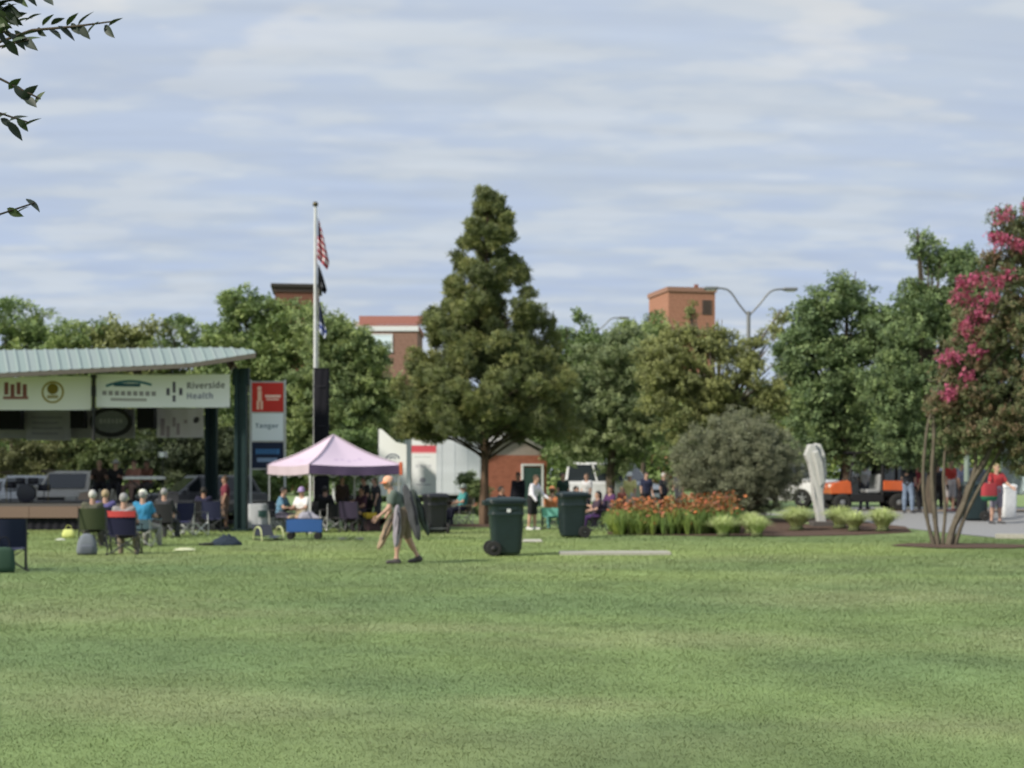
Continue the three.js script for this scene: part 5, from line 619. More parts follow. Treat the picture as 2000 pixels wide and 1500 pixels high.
const ell = (x, y, z, cx, cy, cz, a, b, c) => { const p = (x - cx) / a, q = (y - cy) / b, r = (z - cz) / c, k = Math.hypot(p, q, r); return (k - 1) * Math.min(a, b, c); };
const field = (bones, k, grow = 0) => (x, y, z) => { let d = 1e9; for (const b of bones) d = smin(d, cap(x, y, z, b), k); return d - grow; };
function skin(bones, k, grow, c, cut, own) { const lo = [1e9, 1e9, 1e9], hi = [-1e9, -1e9, -1e9]; for (const b of bones) for (const o of [0, 3]) for (let i = 0; i < 3; i++) { const r = Math.max(b[6], b[7]) + grow + 0.02; lo[i] = Math.min(lo[i], b[o + i] - r); hi[i] = Math.max(hi[i], b[o + i] + r); } const f = own || field(bones, k, grow); return snets(cut ? (x, y, z) => Math.max(f(x, y, z), cut(x, y, z)) : f, lo, hi, c); }
const HEAD = snets((x, y, z) => { let d = smin(ell(x, y, z, 0, 0.03, -0.01, 0.075, 0.095, 0.093), ell(x, y, z, 0, -0.045, 0.022, 0.056, 0.068, 0.066), 0.04); d = smin(d, cap(x, y, z, [0, 0.015, 0.082, 0, -0.022, 0.102, 0.009, 0.014]), 0.015); d = smin(d, cap(x, y, z, [-0.04, 0.04, 0.074, 0.04, 0.04, 0.074, 0.012, 0.012]), 0.02); for (const s of [-1, 1]) { d = smin(d, ell(x, y, z, s * 0.078, 0, -0.008, 0.011, 0.031, 0.02), 0.008); d = -smin(-d, ell(x, y, z, s * 0.032, 0.014, 0.1, 0.018, 0.012, 0.02), 0.012); } d = smin(d, cap(x, y, z, [-0.018, -0.05, 0.08, 0.018, -0.05, 0.08, 0.009, 0.009]), 0.008); d = Math.max(d, -cap(x, y, z, [-0.021, -0.057, 0.09, 0.021, -0.057, 0.09, 0.003, 0.003])); return smin(d, ell(x, y, z, 0, -0.092, 0.06, 0.02, 0.018, 0.02), 0.02); }, [-0.1, -0.125, -0.115], [0.1, 0.14, 0.13], 0.0065);
const HAND = snets((x, y, z) => { let d = smin(ell(x, y, z, 0, -0.05, 0, 0.015, 0.05, 0.042), cap(x, y, z, [0, 0.02, 0, 0, -0.02, 0, 0.024, 0.022]), 0.03); [[0.03, 0.068], [0.01, 0.078], [-0.01, 0.073], [-0.029, 0.056]].forEach(([fz, L]) => { const a = [0.002, -0.088, fz], b = [0.01, -0.088 - L * 0.45, fz * 1.12], c = [0.028, -0.088 - L * 0.78, fz * 1.15], e = [0.044, -0.088 - L * 0.92, fz * 1.15]; d = smin(d, Math.min(cap(x, y, z, [...a, ...b, 0.0095, 0.0085]), cap(x, y, z, [...b, ...c, 0.0085, 0.0078]), cap(x, y, z, [...c, ...e, 0.0078, 0.0065])), 0.006); }); return smin(d, Math.min(cap(x, y, z, [0.006, -0.03, 0.03, 0.018, -0.062, 0.056, 0.013, 0.011]), cap(x, y, z, [0.018, -0.062, 0.056, 0.028, -0.09, 0.058, 0.0105, 0.0085])), 0.014); }, [-0.035, -0.185, -0.06], [0.07, 0.05, 0.085], 0.005);
const hairF = (long) => snets((x, y, z) => { let d = ell(x, y, z, 0, 0.035, -0.014, 0.087, 0.104, 0.103); if (long) d = smin(d, cap(x, y, z, [0, -0.02, -0.06, 0, -0.16, -0.075, 0.075, 0.06]), 0.04); d += 0.008 * (vn(x * 70, y * 30, z * 70) - 0.5); return Math.max(d, Math.min(z - 0.02 - 0.35 * (0.02 - y) * (y < 0.02 ? -1 : 0), 0.062 - y) * -1 < 0 ? Math.min(z - 0.035, 0.07 - y) : -1e9, long ? -1e9 : -0.05 - y); }, [-0.11, -0.25, -0.15], [0.11, 0.16, 0.12], 0.0085);
const HAIR = { short: hairF(false), long: hairF(true) }, EYE_G = new THREE.SphereGeometry(0.0125, 10, 8);
const CAP_DOME = lathe([[0.093, 0.03], [0.094, 0.06], [0.085, 0.1], [0.06, 0.133], [0.02, 0.148], [0, 0.149]], 22).scale(1, 1, 1.1), CAP_BRIM = sheet(12, 3, (u, v) => { const a = (u - 0.5) * 2.4, q = 0.088 + 0.075 * v * Math.cos(a * 0.65); return [Math.sin(a) * q, 0.045 - 0.025 * v - 0.01 * Math.abs(Math.sin(a)), Math.cos(a) * q * 1.08]; }), SUN_HAT = lathe([[0.19, 0.025], [0.17, 0.045], [0.095, 0.052], [0.09, 0.1], [0.075, 0.135], [0.03, 0.148], [0, 0.149]], 26);
const SK = { light: [0.50, 0.30, 0.22], tan: [0.40, 0.22, 0.15], brown: [0.16, 0.08, 0.05] }, skM = Object.fromEntries(Object.entries(SK).map(([k, c]) => [k, M(c, 0.6, { t: 'soft', s: 6 })])), eyeM = M([0.02, 0.015, 0.012], 0.2, { t: null });
const D = Math.PI / 180;
function person(label, pos, turn, o) {
  const t = T('person', label, 'person', pos, turn), { lean = 0, legs = [[2, 2, 3], [-3, 4, 3]], arms = [[6, 8, 14], [2, 8, 14]], head = [0, 0], seat, build = 1, S = 1 } = o; t.scale.setScalar(S);
  const fw = (p, ab, s) => v3(Math.sin(ab * D) * s, -Math.cos(p * D) * Math.cos(ab * D), Math.sin(p * D) * Math.cos(ab * D)), J = {}, sp = v3(0, Math.cos(lean * D), Math.sin(lean * D));
  const drop = Math.max(...legs.map(([p, k, a]) => Math.cos(p * D) * Math.cos(a * D) * 0.43 + Math.cos((p - k) * D) * 0.43)); J.pel = v3(0, seat ?? drop + 0.085, 0);
  J.chest = J.pel.clone().addScaledVector(sp, 0.34); J.neck = J.pel.clone().addScaledVector(sp, 0.52); J.head = J.neck.clone().add(v3(0, Math.cos((lean * 0.7 + head[0]) * D) * 0.128, Math.sin((lean * 0.7 + head[0]) * D) * 0.128 + 0.015));
  const bones = { torso: [], arm: [], leg: [], foot: [] }, B = (a, b, ra, rb) => [a.x, a.y, a.z, b.x, b.y, b.z, ra, rb], w = build;
  for (const s of [-1, 1]) { const q = v3(s * 0.062, 0, 0); bones.torso.push(B(J.pel.clone().add(v3(s * 0.06, 0, 0)), J.chest.clone().add(q), 0.105 * w, 0.105 * w), B(J.chest.clone().add(q), J.neck.clone().addScaledVector(sp, -0.07).add(v3(s * 0.13, 0, 0)), 0.1 * w, 0.055)); }
  const neckB = B(J.neck.clone().addScaledVector(sp, -0.05), J.head.clone().add(v3(0, -0.03, -0.01)), 0.066, 0.056), parts = [];
  [1, -1].forEach((s, i) => {
    const [p, k, a] = legs[i], hip = J.pel.clone().add(v3(s * 0.085, -0.02, 0)), kn = hip.clone().addScaledVector(fw(p, a, s), 0.43), an = kn.clone().addScaledVector(fw(p - k, a * 0.4, s), 0.42), pitch = seat ? 0 : (p - k) * 0.6, f = v3(s * 0.15, Math.sin((pitch > 0 ? 0 : pitch) * D), Math.cos(pitch * D)).normalize(), toe = an.clone().addScaledVector(f, 0.16).add(v3(0, -0.045, 0)), heel = an.clone().add(v3(0, -0.045, -0.035));
    bones.leg.push(B(hip, kn, 0.088 * w, 0.058), B(kn, an, 0.056, 0.036), B(kn.clone().lerp(an, 0.12).add(v3(0, 0, -0.012)), kn.clone().lerp(an, 0.5), 0.056, 0.045)); bones.foot.push(B(heel, toe, 0.04, 0.032), B(an, heel, 0.04, 0.04));
    const [sp2, ab, eb, inn = 0] = arms[i], sh = J.pel.clone().addScaledVector(sp, 0.455).add(v3(s * 0.175 * (0.6 + 0.4 * w), 0, 0)), el = sh.clone().addScaledVector(fw(sp2, ab, s), 0.29), dir = fw(sp2 + eb, ab * 0.3 - inn, s), wr = el.clone().addScaledVector(dir, 0.25);
    bones.arm.push(B(sh, el, 0.054 * w, 0.041), B(el, wr, 0.041, 0.027));
    const hd = HAND.clone(); if (s < 0) hd.scale(-1, 1, 1); hd.applyQuaternion(new THREE.Quaternion().setFromUnitVectors(v3(0, -1, 0), dir)).translate(wr.x, wr.y, wr.z); parts.push(hd); J[s > 0 ? 'wl' : 'wr'] = wr;
  });
  const R = new THREE.Matrix4().makeRotationFromEuler(new THREE.Euler((lean * 0.55 + head[0]) * D, head[1] * D, 0, 'YXZ')), onHead = (g) => g.clone().applyMatrix4(R).translate(J.head.x, J.head.y + 0.01, J.head.z);
  const all = [...bones.torso, neckB, ...bones.arm, ...bones.leg, ...(o.barefoot ? bones.foot : bones.foot)];
  P(t, 'body', [skin(all, 0.045, 0, 0.021), onHead(HEAD), ...parts], skM[o.skin || 'light']);
  const below = (p, n, k) => (x, y, z) => (x - p.x) * n.x + (y - p.y) * n.y + (z - p.z) * n.z - k, fM = (c) => fabric(c, 8), cutArm = (b, u) => [b[0], b[1], b[2], lerp(b[0], b[3], u), lerp(b[1], b[4], u), lerp(b[2], b[5], u), b[6], lerp(b[6], b[7], u)];
  const sl = o.sleeve || 'short', ab = bones.arm.filter((_, i) => !(i & 1)), shirtB = [...bones.torso, ...(sl === 'long' ? bones.arm : ab.map((b) => cutArm(b, 0.62)))], fT = field(bones.torso, 0.06, 0.02), fS = field(shirtB.slice(4), 0.03, 0.016), top = below(J.neck, sp, -0.02), hem = below(J.pel, sp.clone().negate(), 0.10);
  P(t, 'shirt', [skin(shirtB, 0.06, 0.02, 0.021, null, (x, y, z) => smin(Math.max(fT(x, y, z), top(x, y, z), hem(x, y, z)), fS(x, y, z), 0.04) + 0.022 * (vn(x * 13 + 5, y * 9, z * 13) - 0.5))], fM(o.shirt));
  const hipB = bones.torso.filter((_, i) => !(i & 1)).map((b) => cutArm(b, 0.3)), lg = o.shorts ? bones.leg.filter((_, i) => i % 3 === 0).map((b) => cutArm(b, 0.92)) : bones.leg.map((b, i) => (i % 3 === 1 ? cutArm(b, 0.93) : b));
  P(t, o.shorts ? 'shorts' : 'trousers', [skin([...hipB, ...lg], 0.05, o.shorts ? 0.026 : 0.016, 0.021)], fM(o.pants)); P(t, 'shoe', [skin(bones.foot.slice(0, 2), 0.03, 0.012, 0.016)], plastic(o.shoe || [0.05, 0.05, 0.055], 0.7)); P(t, 'shoe', [skin(bones.foot.slice(2), 0.03, 0.012, 0.016)], plastic(o.shoe || [0.05, 0.05, 0.055], 0.7));
  if (o.hair) P(t, 'hair', [onHead(HAIR[o.long ? 'long' : 'short'])], M(o.hair, 0.7, { t: 'streak', s: 12 }));
  P(t, 'eye', [onHead(EYE_G.clone().translate(-0.032, 0.013, 0.077))], eyeM); P(t, 'eye', [onHead(EYE_G.clone().translate(0.032, 0.013, 0.077))], eyeM);
  if (o.cap) { const k = P(t, 'cap', [onHead(CAP_DOME)], fM(o.cap)); P(k, 'brim', [onHead(CAP_BRIM)], fM(o.brim || o.cap)); } if (o.sunhat) P(t, 'hat', [onHead(SUN_HAT)], fM(o.sunhat));
  t.userData.J = undefined; delete t.userData.J; return [t, J];
}
const SIT = [[84, 78, 8], [80, 74, 9]], LAP = [[28, 12, 52, 14], [26, 12, 55, 14]], up = (p, y) => p.clone().add(v3(0, y, 0)), gp = (px, d) => ground(px, d);
const grey = [0.34, 0.33, 0.33], blond = [0.45, 0.34, 0.2], brownH = [0.10, 0.06, 0.035], dark = [0.02, 0.017, 0.015], whiteH = [0.6, 0.58, 0.55];
// the band on the stage
const stool = (label, p) => { const t = T('stool', label, 'stool', p); P(t, 'seat', [lathe([[0, 0.42], [0.17, 0.42], [0.18, 0.45], [0.17, 0.475], [0, 0.48]], 20)], MT.black); for (let i = 0; i < 3; i++) P(t, 'leg', [bar(v3(0.05 * Math.cos(i * 2.1), 0.42, 0.05 * Math.sin(i * 2.1)), v3(0.22 * Math.cos(i * 2.1), 0.0, 0.22 * Math.sin(i * 2.1)), 0.013, 0.013, 7)], MT.darkSteel); };
const onStage = (px, d) => v3(wx(px, d), deckY, -d);
[[194, 47.6, 0.3, 'seated band member with light hair and dark brown shirt, leftmost on stage', { shirt: [0.05, 0.035, 0.03], hair: blond, pants: [0.02, 0.02, 0.025], skin: 'light' }], [226, 47.2, 0.1, 'seated band member in black shirt and pale grey sun hat on stage', { shirt: [0.012, 0.012, 0.014], sunhat: [0.5, 0.49, 0.47], hair: grey, pants: [0.02, 0.02, 0.025] }], [262, 47.4, -0.3, 'seated band member in salmon shirt beside the keyboard on stage', { shirt: [0.42, 0.2, 0.15], hair: brownH, pants: [0.3, 0.2, 0.16], skin: 'light' }], [287, 49.4, -0.5, 'seated band member in rust brown shirt, farthest back on stage', { shirt: [0.26, 0.115, 0.075], hair: brownH, pants: [0.06, 0.05, 0.05], skin: 'tan' }]].forEach(([px, d, tn, l, o], i) => { stool(['black stool under the leftmost band member', 'black stool under the band member in the grey sun hat', 'black stool under the band member in salmon', 'black stool under the rearmost band member in rust brown'][i], onStage(px, d)); person(l, onStage(px, d), tn, { seat: 0.56, legs: SIT, arms: [[34, 14, 66, 22], [30, 14, 70, 22]], ...o }); });
{
  const k = T('keyboard', 'white electric keyboard on a crossed stand at the front of the stage', 'keyboard', onStage(282, 45.6), 0.1); P(k, 'case', [box(1.25, 0.09, 0.32, 0, 0.77, 0, 0.02)], MT.white); P(k, 'keys', Array.from({ length: 24 }, (_, i) => box(0.042, 0.02, 0.14, -0.53 + i * 0.046, 0.823, -0.06, 0.004)), M([0.6, 0.6, 0.58], 0.4)); for (const s of [-1, 1]) P(k, 'stand', [bar(v3(s * 0.4, 0, 0.18), v3(-s * 0.4, 0.72, 0.14), 0.02, 0.02, 8), bar(v3(s * 0.4, 0.02, -0.2), v3(s * 0.4, 0.02, 0.25), 0.018, 0.018, 8)], MT.darkSteel);
  const mo = T('floor_monitor', 'grey wedge shaped floor monitor at the stage edge beside the keyboard', 'loudspeaker', onStage(330, 44.8), 0.2); P(mo, 'cabinet', [extr([[-0.2, 0], [0.22, 0], [0.22, 0.16], [-0.02, 0.38], [-0.2, 0.3]], 0.6, 0.015).rotateY(Math.PI / 2)], M([0.06, 0.06, 0.065], 0.6)); P(mo, 'grille', [box(0.54, 0.3, 0.015, 0, 0.275, -0.105, 0.004, 0.8)], MT.black);
  const dk = T('drum_kit', 'dark drum kit on the left of the stage before the parked cars', 'drum kit', onStage(52, 47), 0.2), dm = M([0.03, 0.03, 0.045], 0.35, { t: null }); P(dk, 'bass_drum', [lathe([[0, -0.2], [0.27, -0.2], [0.29, -0.17], [0.29, 0.17], [0.27, 0.2], [0, 0.2]], 26).rotateX(Math.PI / 2).translate(0, 0.29, 0)], dm); for (const [x, y, z, r] of [[-0.2, 0.68, 0, 0.15], [0.2, 0.68, 0, 0.16], [0.5, 0.46, -0.3, 0.2], [-0.52, 0.55, -0.3, 0.18]]) { P(dk, 'drum', [lathe([[0, 0], [r, 0], [r, 0.2], [0, 0.2]], 22).translate(x, y - 0.1, z)], dm); P(dk, 'stand', [bar(v3(x, 0, z), v3(x, y - 0.1, z), 0.014, 0.014, 6)], MT.darkSteel); } for (const [x, y, z] of [[-0.6, 0.95, 0.05], [0.65, 1.0, -0.05]]) P(dk, 'cymbal', [lathe([[0, 0.02], [0.05, 0.015], [0.23, 0]], 24).rotateX(0.25).translate(x, y, z), bar(v3(x, 0, z), v3(x, y, z), 0.012, 0.012, 6)], metal([0.3, 0.24, 0.1], 0.4));
  const ms = T('microphone_stand', 'thin black microphone stand in front of the band', 'microphone stand', onStage(244, 45.4)); P(ms, 'stand', [bar(v3(0, 0, 0), v3(0, 1.05, 0), 0.012, 0.012, 8), lathe([[0, 0], [0.15, 0], [0.14, 0.025], [0, 0.03]], 18)], MT.darkSteel); P(ms, 'microphone', [bar(v3(0, 1.05, 0), v3(0.02, 1.14, -0.12), 0.016, 0.024, 10)], MT.black);
}
// the audience on the left
const seated = (px, d, turn, chairLabel, chairC, label, o, co = {}) => { campChair('camp_chair', chairLabel, px, d, turn, chairC, co); return person(label, gp(px, d), turn, { seat: 0.50, legs: SIT, arms: LAP, lean: -6, ...o }); };
seated(181, 33.6, AW + 0.25, 'olive green camp chair holding a grey haired listener behind the grey backpack', [0.06, 0.075, 0.035], 'person with white hair sitting in the olive chair behind the grey backpack', { shirt: [0.10, 0.10, 0.07], hair: whiteH, pants: [0.12, 0.11, 0.1] });
seated(207, 35, AW + 0.05, 'dark camp chair under the listener in violet blue', [0.03, 0.03, 0.06], 'person in violet blue shirt sitting between the olive and the navy chair', { shirt: [0.10, 0.09, 0.24], hair: blond, pants: [0.05, 0.05, 0.08] });
seated(243, 30.4, AW + 0.06, 'navy camp chair with red band across its top, seen from behind', [0.008, 0.009, 0.04], 'person with grey hair sitting in the navy chair with the red band', { shirt: [0.28, 0.26, 0.26], hair: grey, pants: [0.25, 0.21, 0.16] , seat: 0.47 }, { band: [0.52, 0.06, 0.06] });
seated(281, 34, AW - 0.2, 'low pale framed chair under the listener in bright blue', [0.10, 0.16, 0.22], 'person in bright blue shirt and white cap right of the red banded chair', { shirt: [0.035, 0.22, 0.40], cap: [0.72, 0.72, 0.62], hair: grey, pants: [0.35, 0.33, 0.3], sleeve: 'short' }, { back: 0.62, frame: MT.steel });
campChair('camp_chair', 'empty navy chair with pale slanting frame tubes before the dark grey car', 350, 40, AW + 0.8, [0.012, 0.014, 0.06], { frame: MT.steel });
campChair('camp_chair', 'low empty grey chair with white frame right of the slanting navy chair', 378, 40.5, AW - 0.6, [0.12, 0.12, 0.12], { frame: MT.white, back: 0.7, seat: 0.34 });
campChair('camp_chair', 'empty dark navy chair left of the front green column', 418, 42.6, AW - 0.1, [0.012, 0.015, 0.05]);
person('person in maroon shirt and shorts standing left of the front green column', gp(440, 44.2), -1.2, { shirt: [0.17, 0.03, 0.05], pants: [0.17, 0.11, 0.085], shorts: 1, hair: brownH, S: 0.93, skin: 'tan' });
seated(322, 38.6, AW - 0.1, 'dark charcoal camp chair between the blue listener and the slanting navy chair', [0.02, 0.02, 0.024], 'person in charcoal jacket sitting right of the listener in bright blue', { shirt: [0.045, 0.045, 0.05], hair: grey, pants: [0.05, 0.05, 0.06], sleeve: 'long' });
seated(398, 43.4, AW + 0.15, 'black camp chair in front of the dark grey car', [0.01, 0.01, 0.014], 'person in dark navy sweater sitting in front of the dark grey car', { shirt: [0.02, 0.02, 0.05], hair: dark, pants: [0.03, 0.03, 0.04], sleeve: 'long', skin: 'tan' });
seated(636, 46.6, AW - 0.2, 'black camp chair at the back of the canopy', [0.012, 0.012, 0.016], 'person in black sweater sitting at the back of the canopy', { shirt: [0.015, 0.015, 0.02], hair: dark, pants: [0.02, 0.02, 0.03], sleeve: 'long' });
seated(704, 44.9, -0.8, 'black camp chair by the dark storage crate', [0.014, 0.012, 0.016], 'person in dark plum shirt sitting beside the dark storage crate', { shirt: [0.06, 0.02, 0.04], hair: dark, pants: [0.02, 0.02, 0.03], skin: 'tan' });
// under and beside the canopy
seated(548, 42.8, 1.35, 'dark folding chair under the person in blue at the left of the canopy', [0.04, 0.04, 0.05], 'person in light blue shirt sitting under the left corner of the canopy, facing right', { shirt: [0.12, 0.24, 0.36], hair: dark, pants: [0.12, 0.11, 0.16], lean: 8 });
seated(592, 42.2, -0.55, 'dark chair under the person in white and lavender cap', [0.06, 0.055, 0.06], 'person in white shirt and lavender cap sitting by the front canopy leg', { shirt: [0.72, 0.70, 0.71], cap: [0.40, 0.30, 0.55], pants: [0.32, 0.27, 0.17], shorts: 1, hair: dark, lean: 4 });
seated(688, 42.4, AW - 0.3, 'dark purple camp chair turned away under the canopy', [0.035, 0.025, 0.055], 'person in dark clothes sitting under the canopy, turned away', { shirt: [0.03, 0.03, 0.035], hair: dark, pants: [0.03, 0.02, 0.03], seat: 0.44, S: 0.86 });
person('person in black shirt standing under the right corner of the canopy', gp(716, 45.6), -0.9, { shirt: [0.012, 0.012, 0.015], pants: [0.03, 0.03, 0.035], hair: dark, lean: 10, skin: 'tan', S: 0.92 });
campChair('camp_chair', 'dark chair with arched white frame behind the front canopy leg', 650, 43.6, AW + 0.5, [0.03, 0.03, 0.035], { frame: MT.white, back: 0.8 });
{
  const d = 37.6, w = T('folding_wagon', 'blue folding wagon parked in front of the canopy', 'wagon', ground(595, d), 0.06), m = fabric([0.03, 0.10, 0.30]), wd = 0.88, dp = 0.46;
  for (const s of [-1, 1]) { P(w, 'side_panel', [sheet(10, 4, (u, v) => [(u - 0.5) * wd, lerp(0.2, 0.52, v), s * (dp / 2 + 0.02 * Math.sin(u * 3.14))])], m); P(w, 'end_panel', [sheet(4, 4, (u, v) => [s * wd / 2, lerp(0.2, 0.52, v), (u - 0.5) * dp])], m); }
  P(w, 'bottom', [box(wd, 0.02, dp, 0, 0.2, 0)], m); P(w, 'rim', [bar(v3(-wd / 2, 0.525, dp / 2), v3(wd / 2, 0.525, dp / 2), 0.014), bar(v3(-wd / 2, 0.525, -dp / 2), v3(wd / 2, 0.525, -dp / 2), 0.014), bar(v3(-wd / 2, 0.525, -dp / 2), v3(-wd / 2, 0.525, dp / 2), 0.014), bar(v3(wd / 2, 0.525, -dp / 2), v3(wd / 2, 0.525, dp / 2), 0.014)], MT.darkSteel); P(w, 'handle', [tube([v3(-wd / 2, 0.3, 0), v3(-wd / 2 - 0.25, 0.5, 0.05), v3(-wd / 2 - 0.45, 0.75, 0.05)], 0.014), bar(v3(-wd / 2 - 0.45, 0.75, -0.06), v3(-wd / 2 - 0.45, 0.75, 0.16), 0.018)], MT.darkSteel);
  for (const x of [-0.34, 0.34]) for (const z of [-0.24, 0.24]) P(w, 'wheel', [lathe([[0.02, -0.03], [0.085, -0.035], [0.095, -0.02], [0.095, 0.02], [0.085, 0.035], [0.02, 0.03]], 18).rotateX(Math.PI / 2).translate(x, 0.095, z)], MT.rubber);
  const b = T('bundled_blanket', 'grey patterned blanket bundled in the blue wagon', 'blanket', ground(600, d).add(v3(0, 0.36, 0))); P(b, 'fold', [sheet(20, 10, (u, v) => { const a = u * 6.283, p = v * 1.57, k = 1 + 0.18 * Math.sin(a * 3 + v * 4) + 0.1 * Math.sin(a * 7); return [Math.cos(a) * Math.cos(p) * 0.33 * k, Math.sin(p) * 0.29 * k, Math.sin(a) * Math.cos(p) * 0.17 * k]; })], fabric([0.30, 0.29, 0.34])); P(b, 'tie', [new THREE.TorusGeometry(0.22, 0.012, 6, 20).rotateY(1.57).scale(1, 1.15, 0.75)], MT.blackFabric);
  const l = T('beach_chair', 'low dark beach chair with a pale yellow loop frame left of the wagon', 'chair', ground(525, 37), 0.5); P(l, 'seat', [sheet(6, 10, (u, v) => [(u - 0.5) * 0.5, 0.12 - 0.05 * Math.sin(u * 3.14), 0.32 - 0.62 * v])], fabric([0.035, 0.05, 0.07])); P(l, 'backrest', [sheet(6, 8, (u, v) => [(u - 0.5) * 0.5, lerp(0.1, 0.38, v), -0.3 - 0.32 * v])], fabric([0.03, 0.035, 0.05])); for (const s of [-1, 1]) { P(l, 'arm_loop', [tube([v3(s * 0.28, 0.0, 0.3), v3(s * 0.28, 0.26, 0.22), v3(s * 0.28, 0.34, 0), v3(s * 0.28, 0.26, -0.24), v3(s * 0.28, 0.0, -0.36)], 0.018, 8, 20)], M([0.55, 0.58, 0.30], 0.5)); P(l, 'rail', [bar(v3(s * 0.26, 0.03, 0.36), v3(s * 0.26, 0.03, -0.4), 0.014)], MT.darkSteel); }
  const tb = T('draped_table', 'small table under a white cloth at the foot of the sponsor sign', 'table', ground(516, 44.6), 0.15); P(tb, 'tablecloth', [sheet(48, 6, (u, v) => { const a = u * 6.2832, q = 1 / Math.max(Math.abs(Math.cos(a)) / 0.5, Math.abs(Math.sin(a)) / 0.36), k = q * (1 + (1 - v) * (0.07 + 0.05 * Math.sin(a * 12))); return [Math.cos(a) * k, lerp(0.06, 0.76, v), Math.sin(a) * k]; }), box(0.98, 0.02, 0.7, 0, 0.76, 0, 0.006)], fabric([0.58, 0.60, 0.64])); for (const [x, z] of [[-0.42, -0.28], [0.42, -0.28], [-0.42, 0.28], [0.42, 0.28]]) P(tb, 'leg', [bar(v3(x, 0, z), v3(x, 0.74, z), 0.014)], MT.steel); P(tb, 'print', [box(0.24, 0.2, 0.006, -0.05, 0.48, 0.405, 0, -0.06)], M([0.10, 0.20, 0.18], 0.8));
  const yb = T('tote', 'bright yellow tote under the right side of the canopy', 'tote', ground(722, 43.4).add(v3(0, 0.36, 0)), 0.1); P(yb, 'tub', [loft([[0, 0, 0], [0.001, 0.18, 0.13], [0.17, 0.21, 0.15], [0.17, 0.19, 0.13], [0.02, 0.16, 0.11]], 28, 0.5)], plastic([0.72, 0.50, 0.05])); P(yb, 'handle', [tube([v3(-0.2, 0.16, 0), v3(-0.1, 0.26, 0), v3(0.1, 0.26, 0), v3(0.2, 0.16, 0)], 0.009)], MT.black);
  const cr = T('storage_crate', 'dark crate carrying the yellow tote under the canopy', 'crate', ground(722, 43.4), 0.1); P(cr, 'box', [box(0.66, 0.34, 0.42, 0, 0.17, 0, 0.02)], M([0.05, 0.025, 0.03], 0.8)); P(cr, 'lid', [box(0.7, 0.03, 0.46, 0, 0.343, 0, 0.01)], MT.black);
  const mat = T('ground_mat', 'flat dark mat lying on the grass right of the wagon', 'mat', ground(685, 37.2), 0.05); P(mat, 'mat', [sheet(14, 6, (u, v) => [(u - 0.5) * 0.66, 0.045 + 0.02 * Math.sin(u * 9) * Math.sin(v * 5), (v - 0.5) * 0.4])], fabric([0.06, 0.07, 0.06]));
}
// the walker with the bags
{
  const d = 27.3, p = gp(789, d), [, J] = person('person in orange cap walking left, bent under folded chair bags', p, -1.35, { shirt: [0.12, 0.15, 0.13], pants: [0.22, 0.17, 0.13], shorts: 1, cap: [0.75, 0.42, 0.28], brim: [0.55, 0.16, 0.06], hair: grey, lean: 30, build: 1.2, head: [-12, 0], legs: [[17, 12, 3], [-11, 18, 3]], arms: [[20, 10, 30], [-6, 12, 40]], shoe: [0.07, 0.06, 0.06], S: 0.97 });
  void J; const bag = (label, a, b, r, c) => { const o = T('chair_bag', label, 'bag', a.clone()), q = b.clone().sub(a), n = q.clone().normalize(), Q = new THREE.Quaternion().setFromUnitVectors(v3(0, 1, 0), n), L = q.length(), g = sheet(30, 22, (u, v) => { const an = u * 6.283, k = r * (0.03 + 0.97 * Math.pow(Math.sin(3.1416 * clamp(v, 0.001, 0.999)), 0.35)) * (0.92 + 0.09 * Math.sin(an * 5 + v * 7) + 0.07 * Math.sin(v * 21 + an)); return [Math.cos(an) * k, v * L, Math.sin(an) * k * 0.85]; }).applyQuaternion(Q); P(o, 'sleeve', [g], fabric(c)); P(o, 'strap', [tube([v3(0, 0, 0).addScaledVector(q, 0.12), v3(0.05, 0.1, 0.12).addScaledVector(q, 0.5), v3(0, 0, 0).addScaledVector(q, 0.88)], 0.014, 5)], MT.blackFabric); };
  const at2 = (px, py, z) => at(px, py, d).add(v3(0, 0, z));
  bag('long charcoal chair bag slung over the back of the walking person', at2(792, 946, 0.2), at2(820, 1054, 0.24), 0.10, [0.06, 0.062, 0.07]); bag('dark green grey chair bag hanging behind the walking person', at2(806, 956, 0.0), at2(836, 1046, -0.1), 0.075, [0.05, 0.065, 0.058]);
  bag('lavender pink chair bag hanging in front of the walking person', at2(779, 985, 0.28), at2(776, 1068, 0.3), 0.085, [0.30, 0.27, 0.31]); bag('tan umbrella bag slanting down in front of the walking person', at2(772, 1000, 0.2), at2(741, 1072, 0.22), 0.075, [0.40, 0.29, 0.20]);
}
// the crowd around the conifer
seated(903, 49.5, -1.15, 'tan framed chair under the person in teal', [0.25, 0.22, 0.15], 'person in teal shirt and navy trousers sitting left of the conifer trunk', { shirt: [0.07, 0.30, 0.30], cap: [0.45, 0.52, 0.50], pants: [0.014, 0.015, 0.035], hair: grey, sleeve: 'short', seat: 0.55 }, { frame: MT.steel });
tree('small_shrub', 'small dark green shrub in front of the box truck, left of the conifer trunk', 'shrub', 918, 53, { shrub: 1, seed: 501, n: 1300, colors: G.dark, size: 0.16, clump: 0.22, blobs: [[925, 945, 24], [905, 935, 14], [930, 980, 28]] });
seated(982, 46.5, 1.2, 'black camp chair behind the front trash cart', [0.012, 0.012, 0.016], 'person in black sitting behind the front trash cart, facing right', { shirt: [0.012, 0.012, 0.016], hair: dark, pants: [0.02, 0.02, 0.03], skin: 'tan' });
person('person in black clothes standing just behind the front trash cart', gp(1012, 51), -0.4, { shirt: [0.01, 0.01, 0.02], pants: [0.012, 0.012, 0.018], hair: dark, sleeve: 'long', skin: 'tan' });
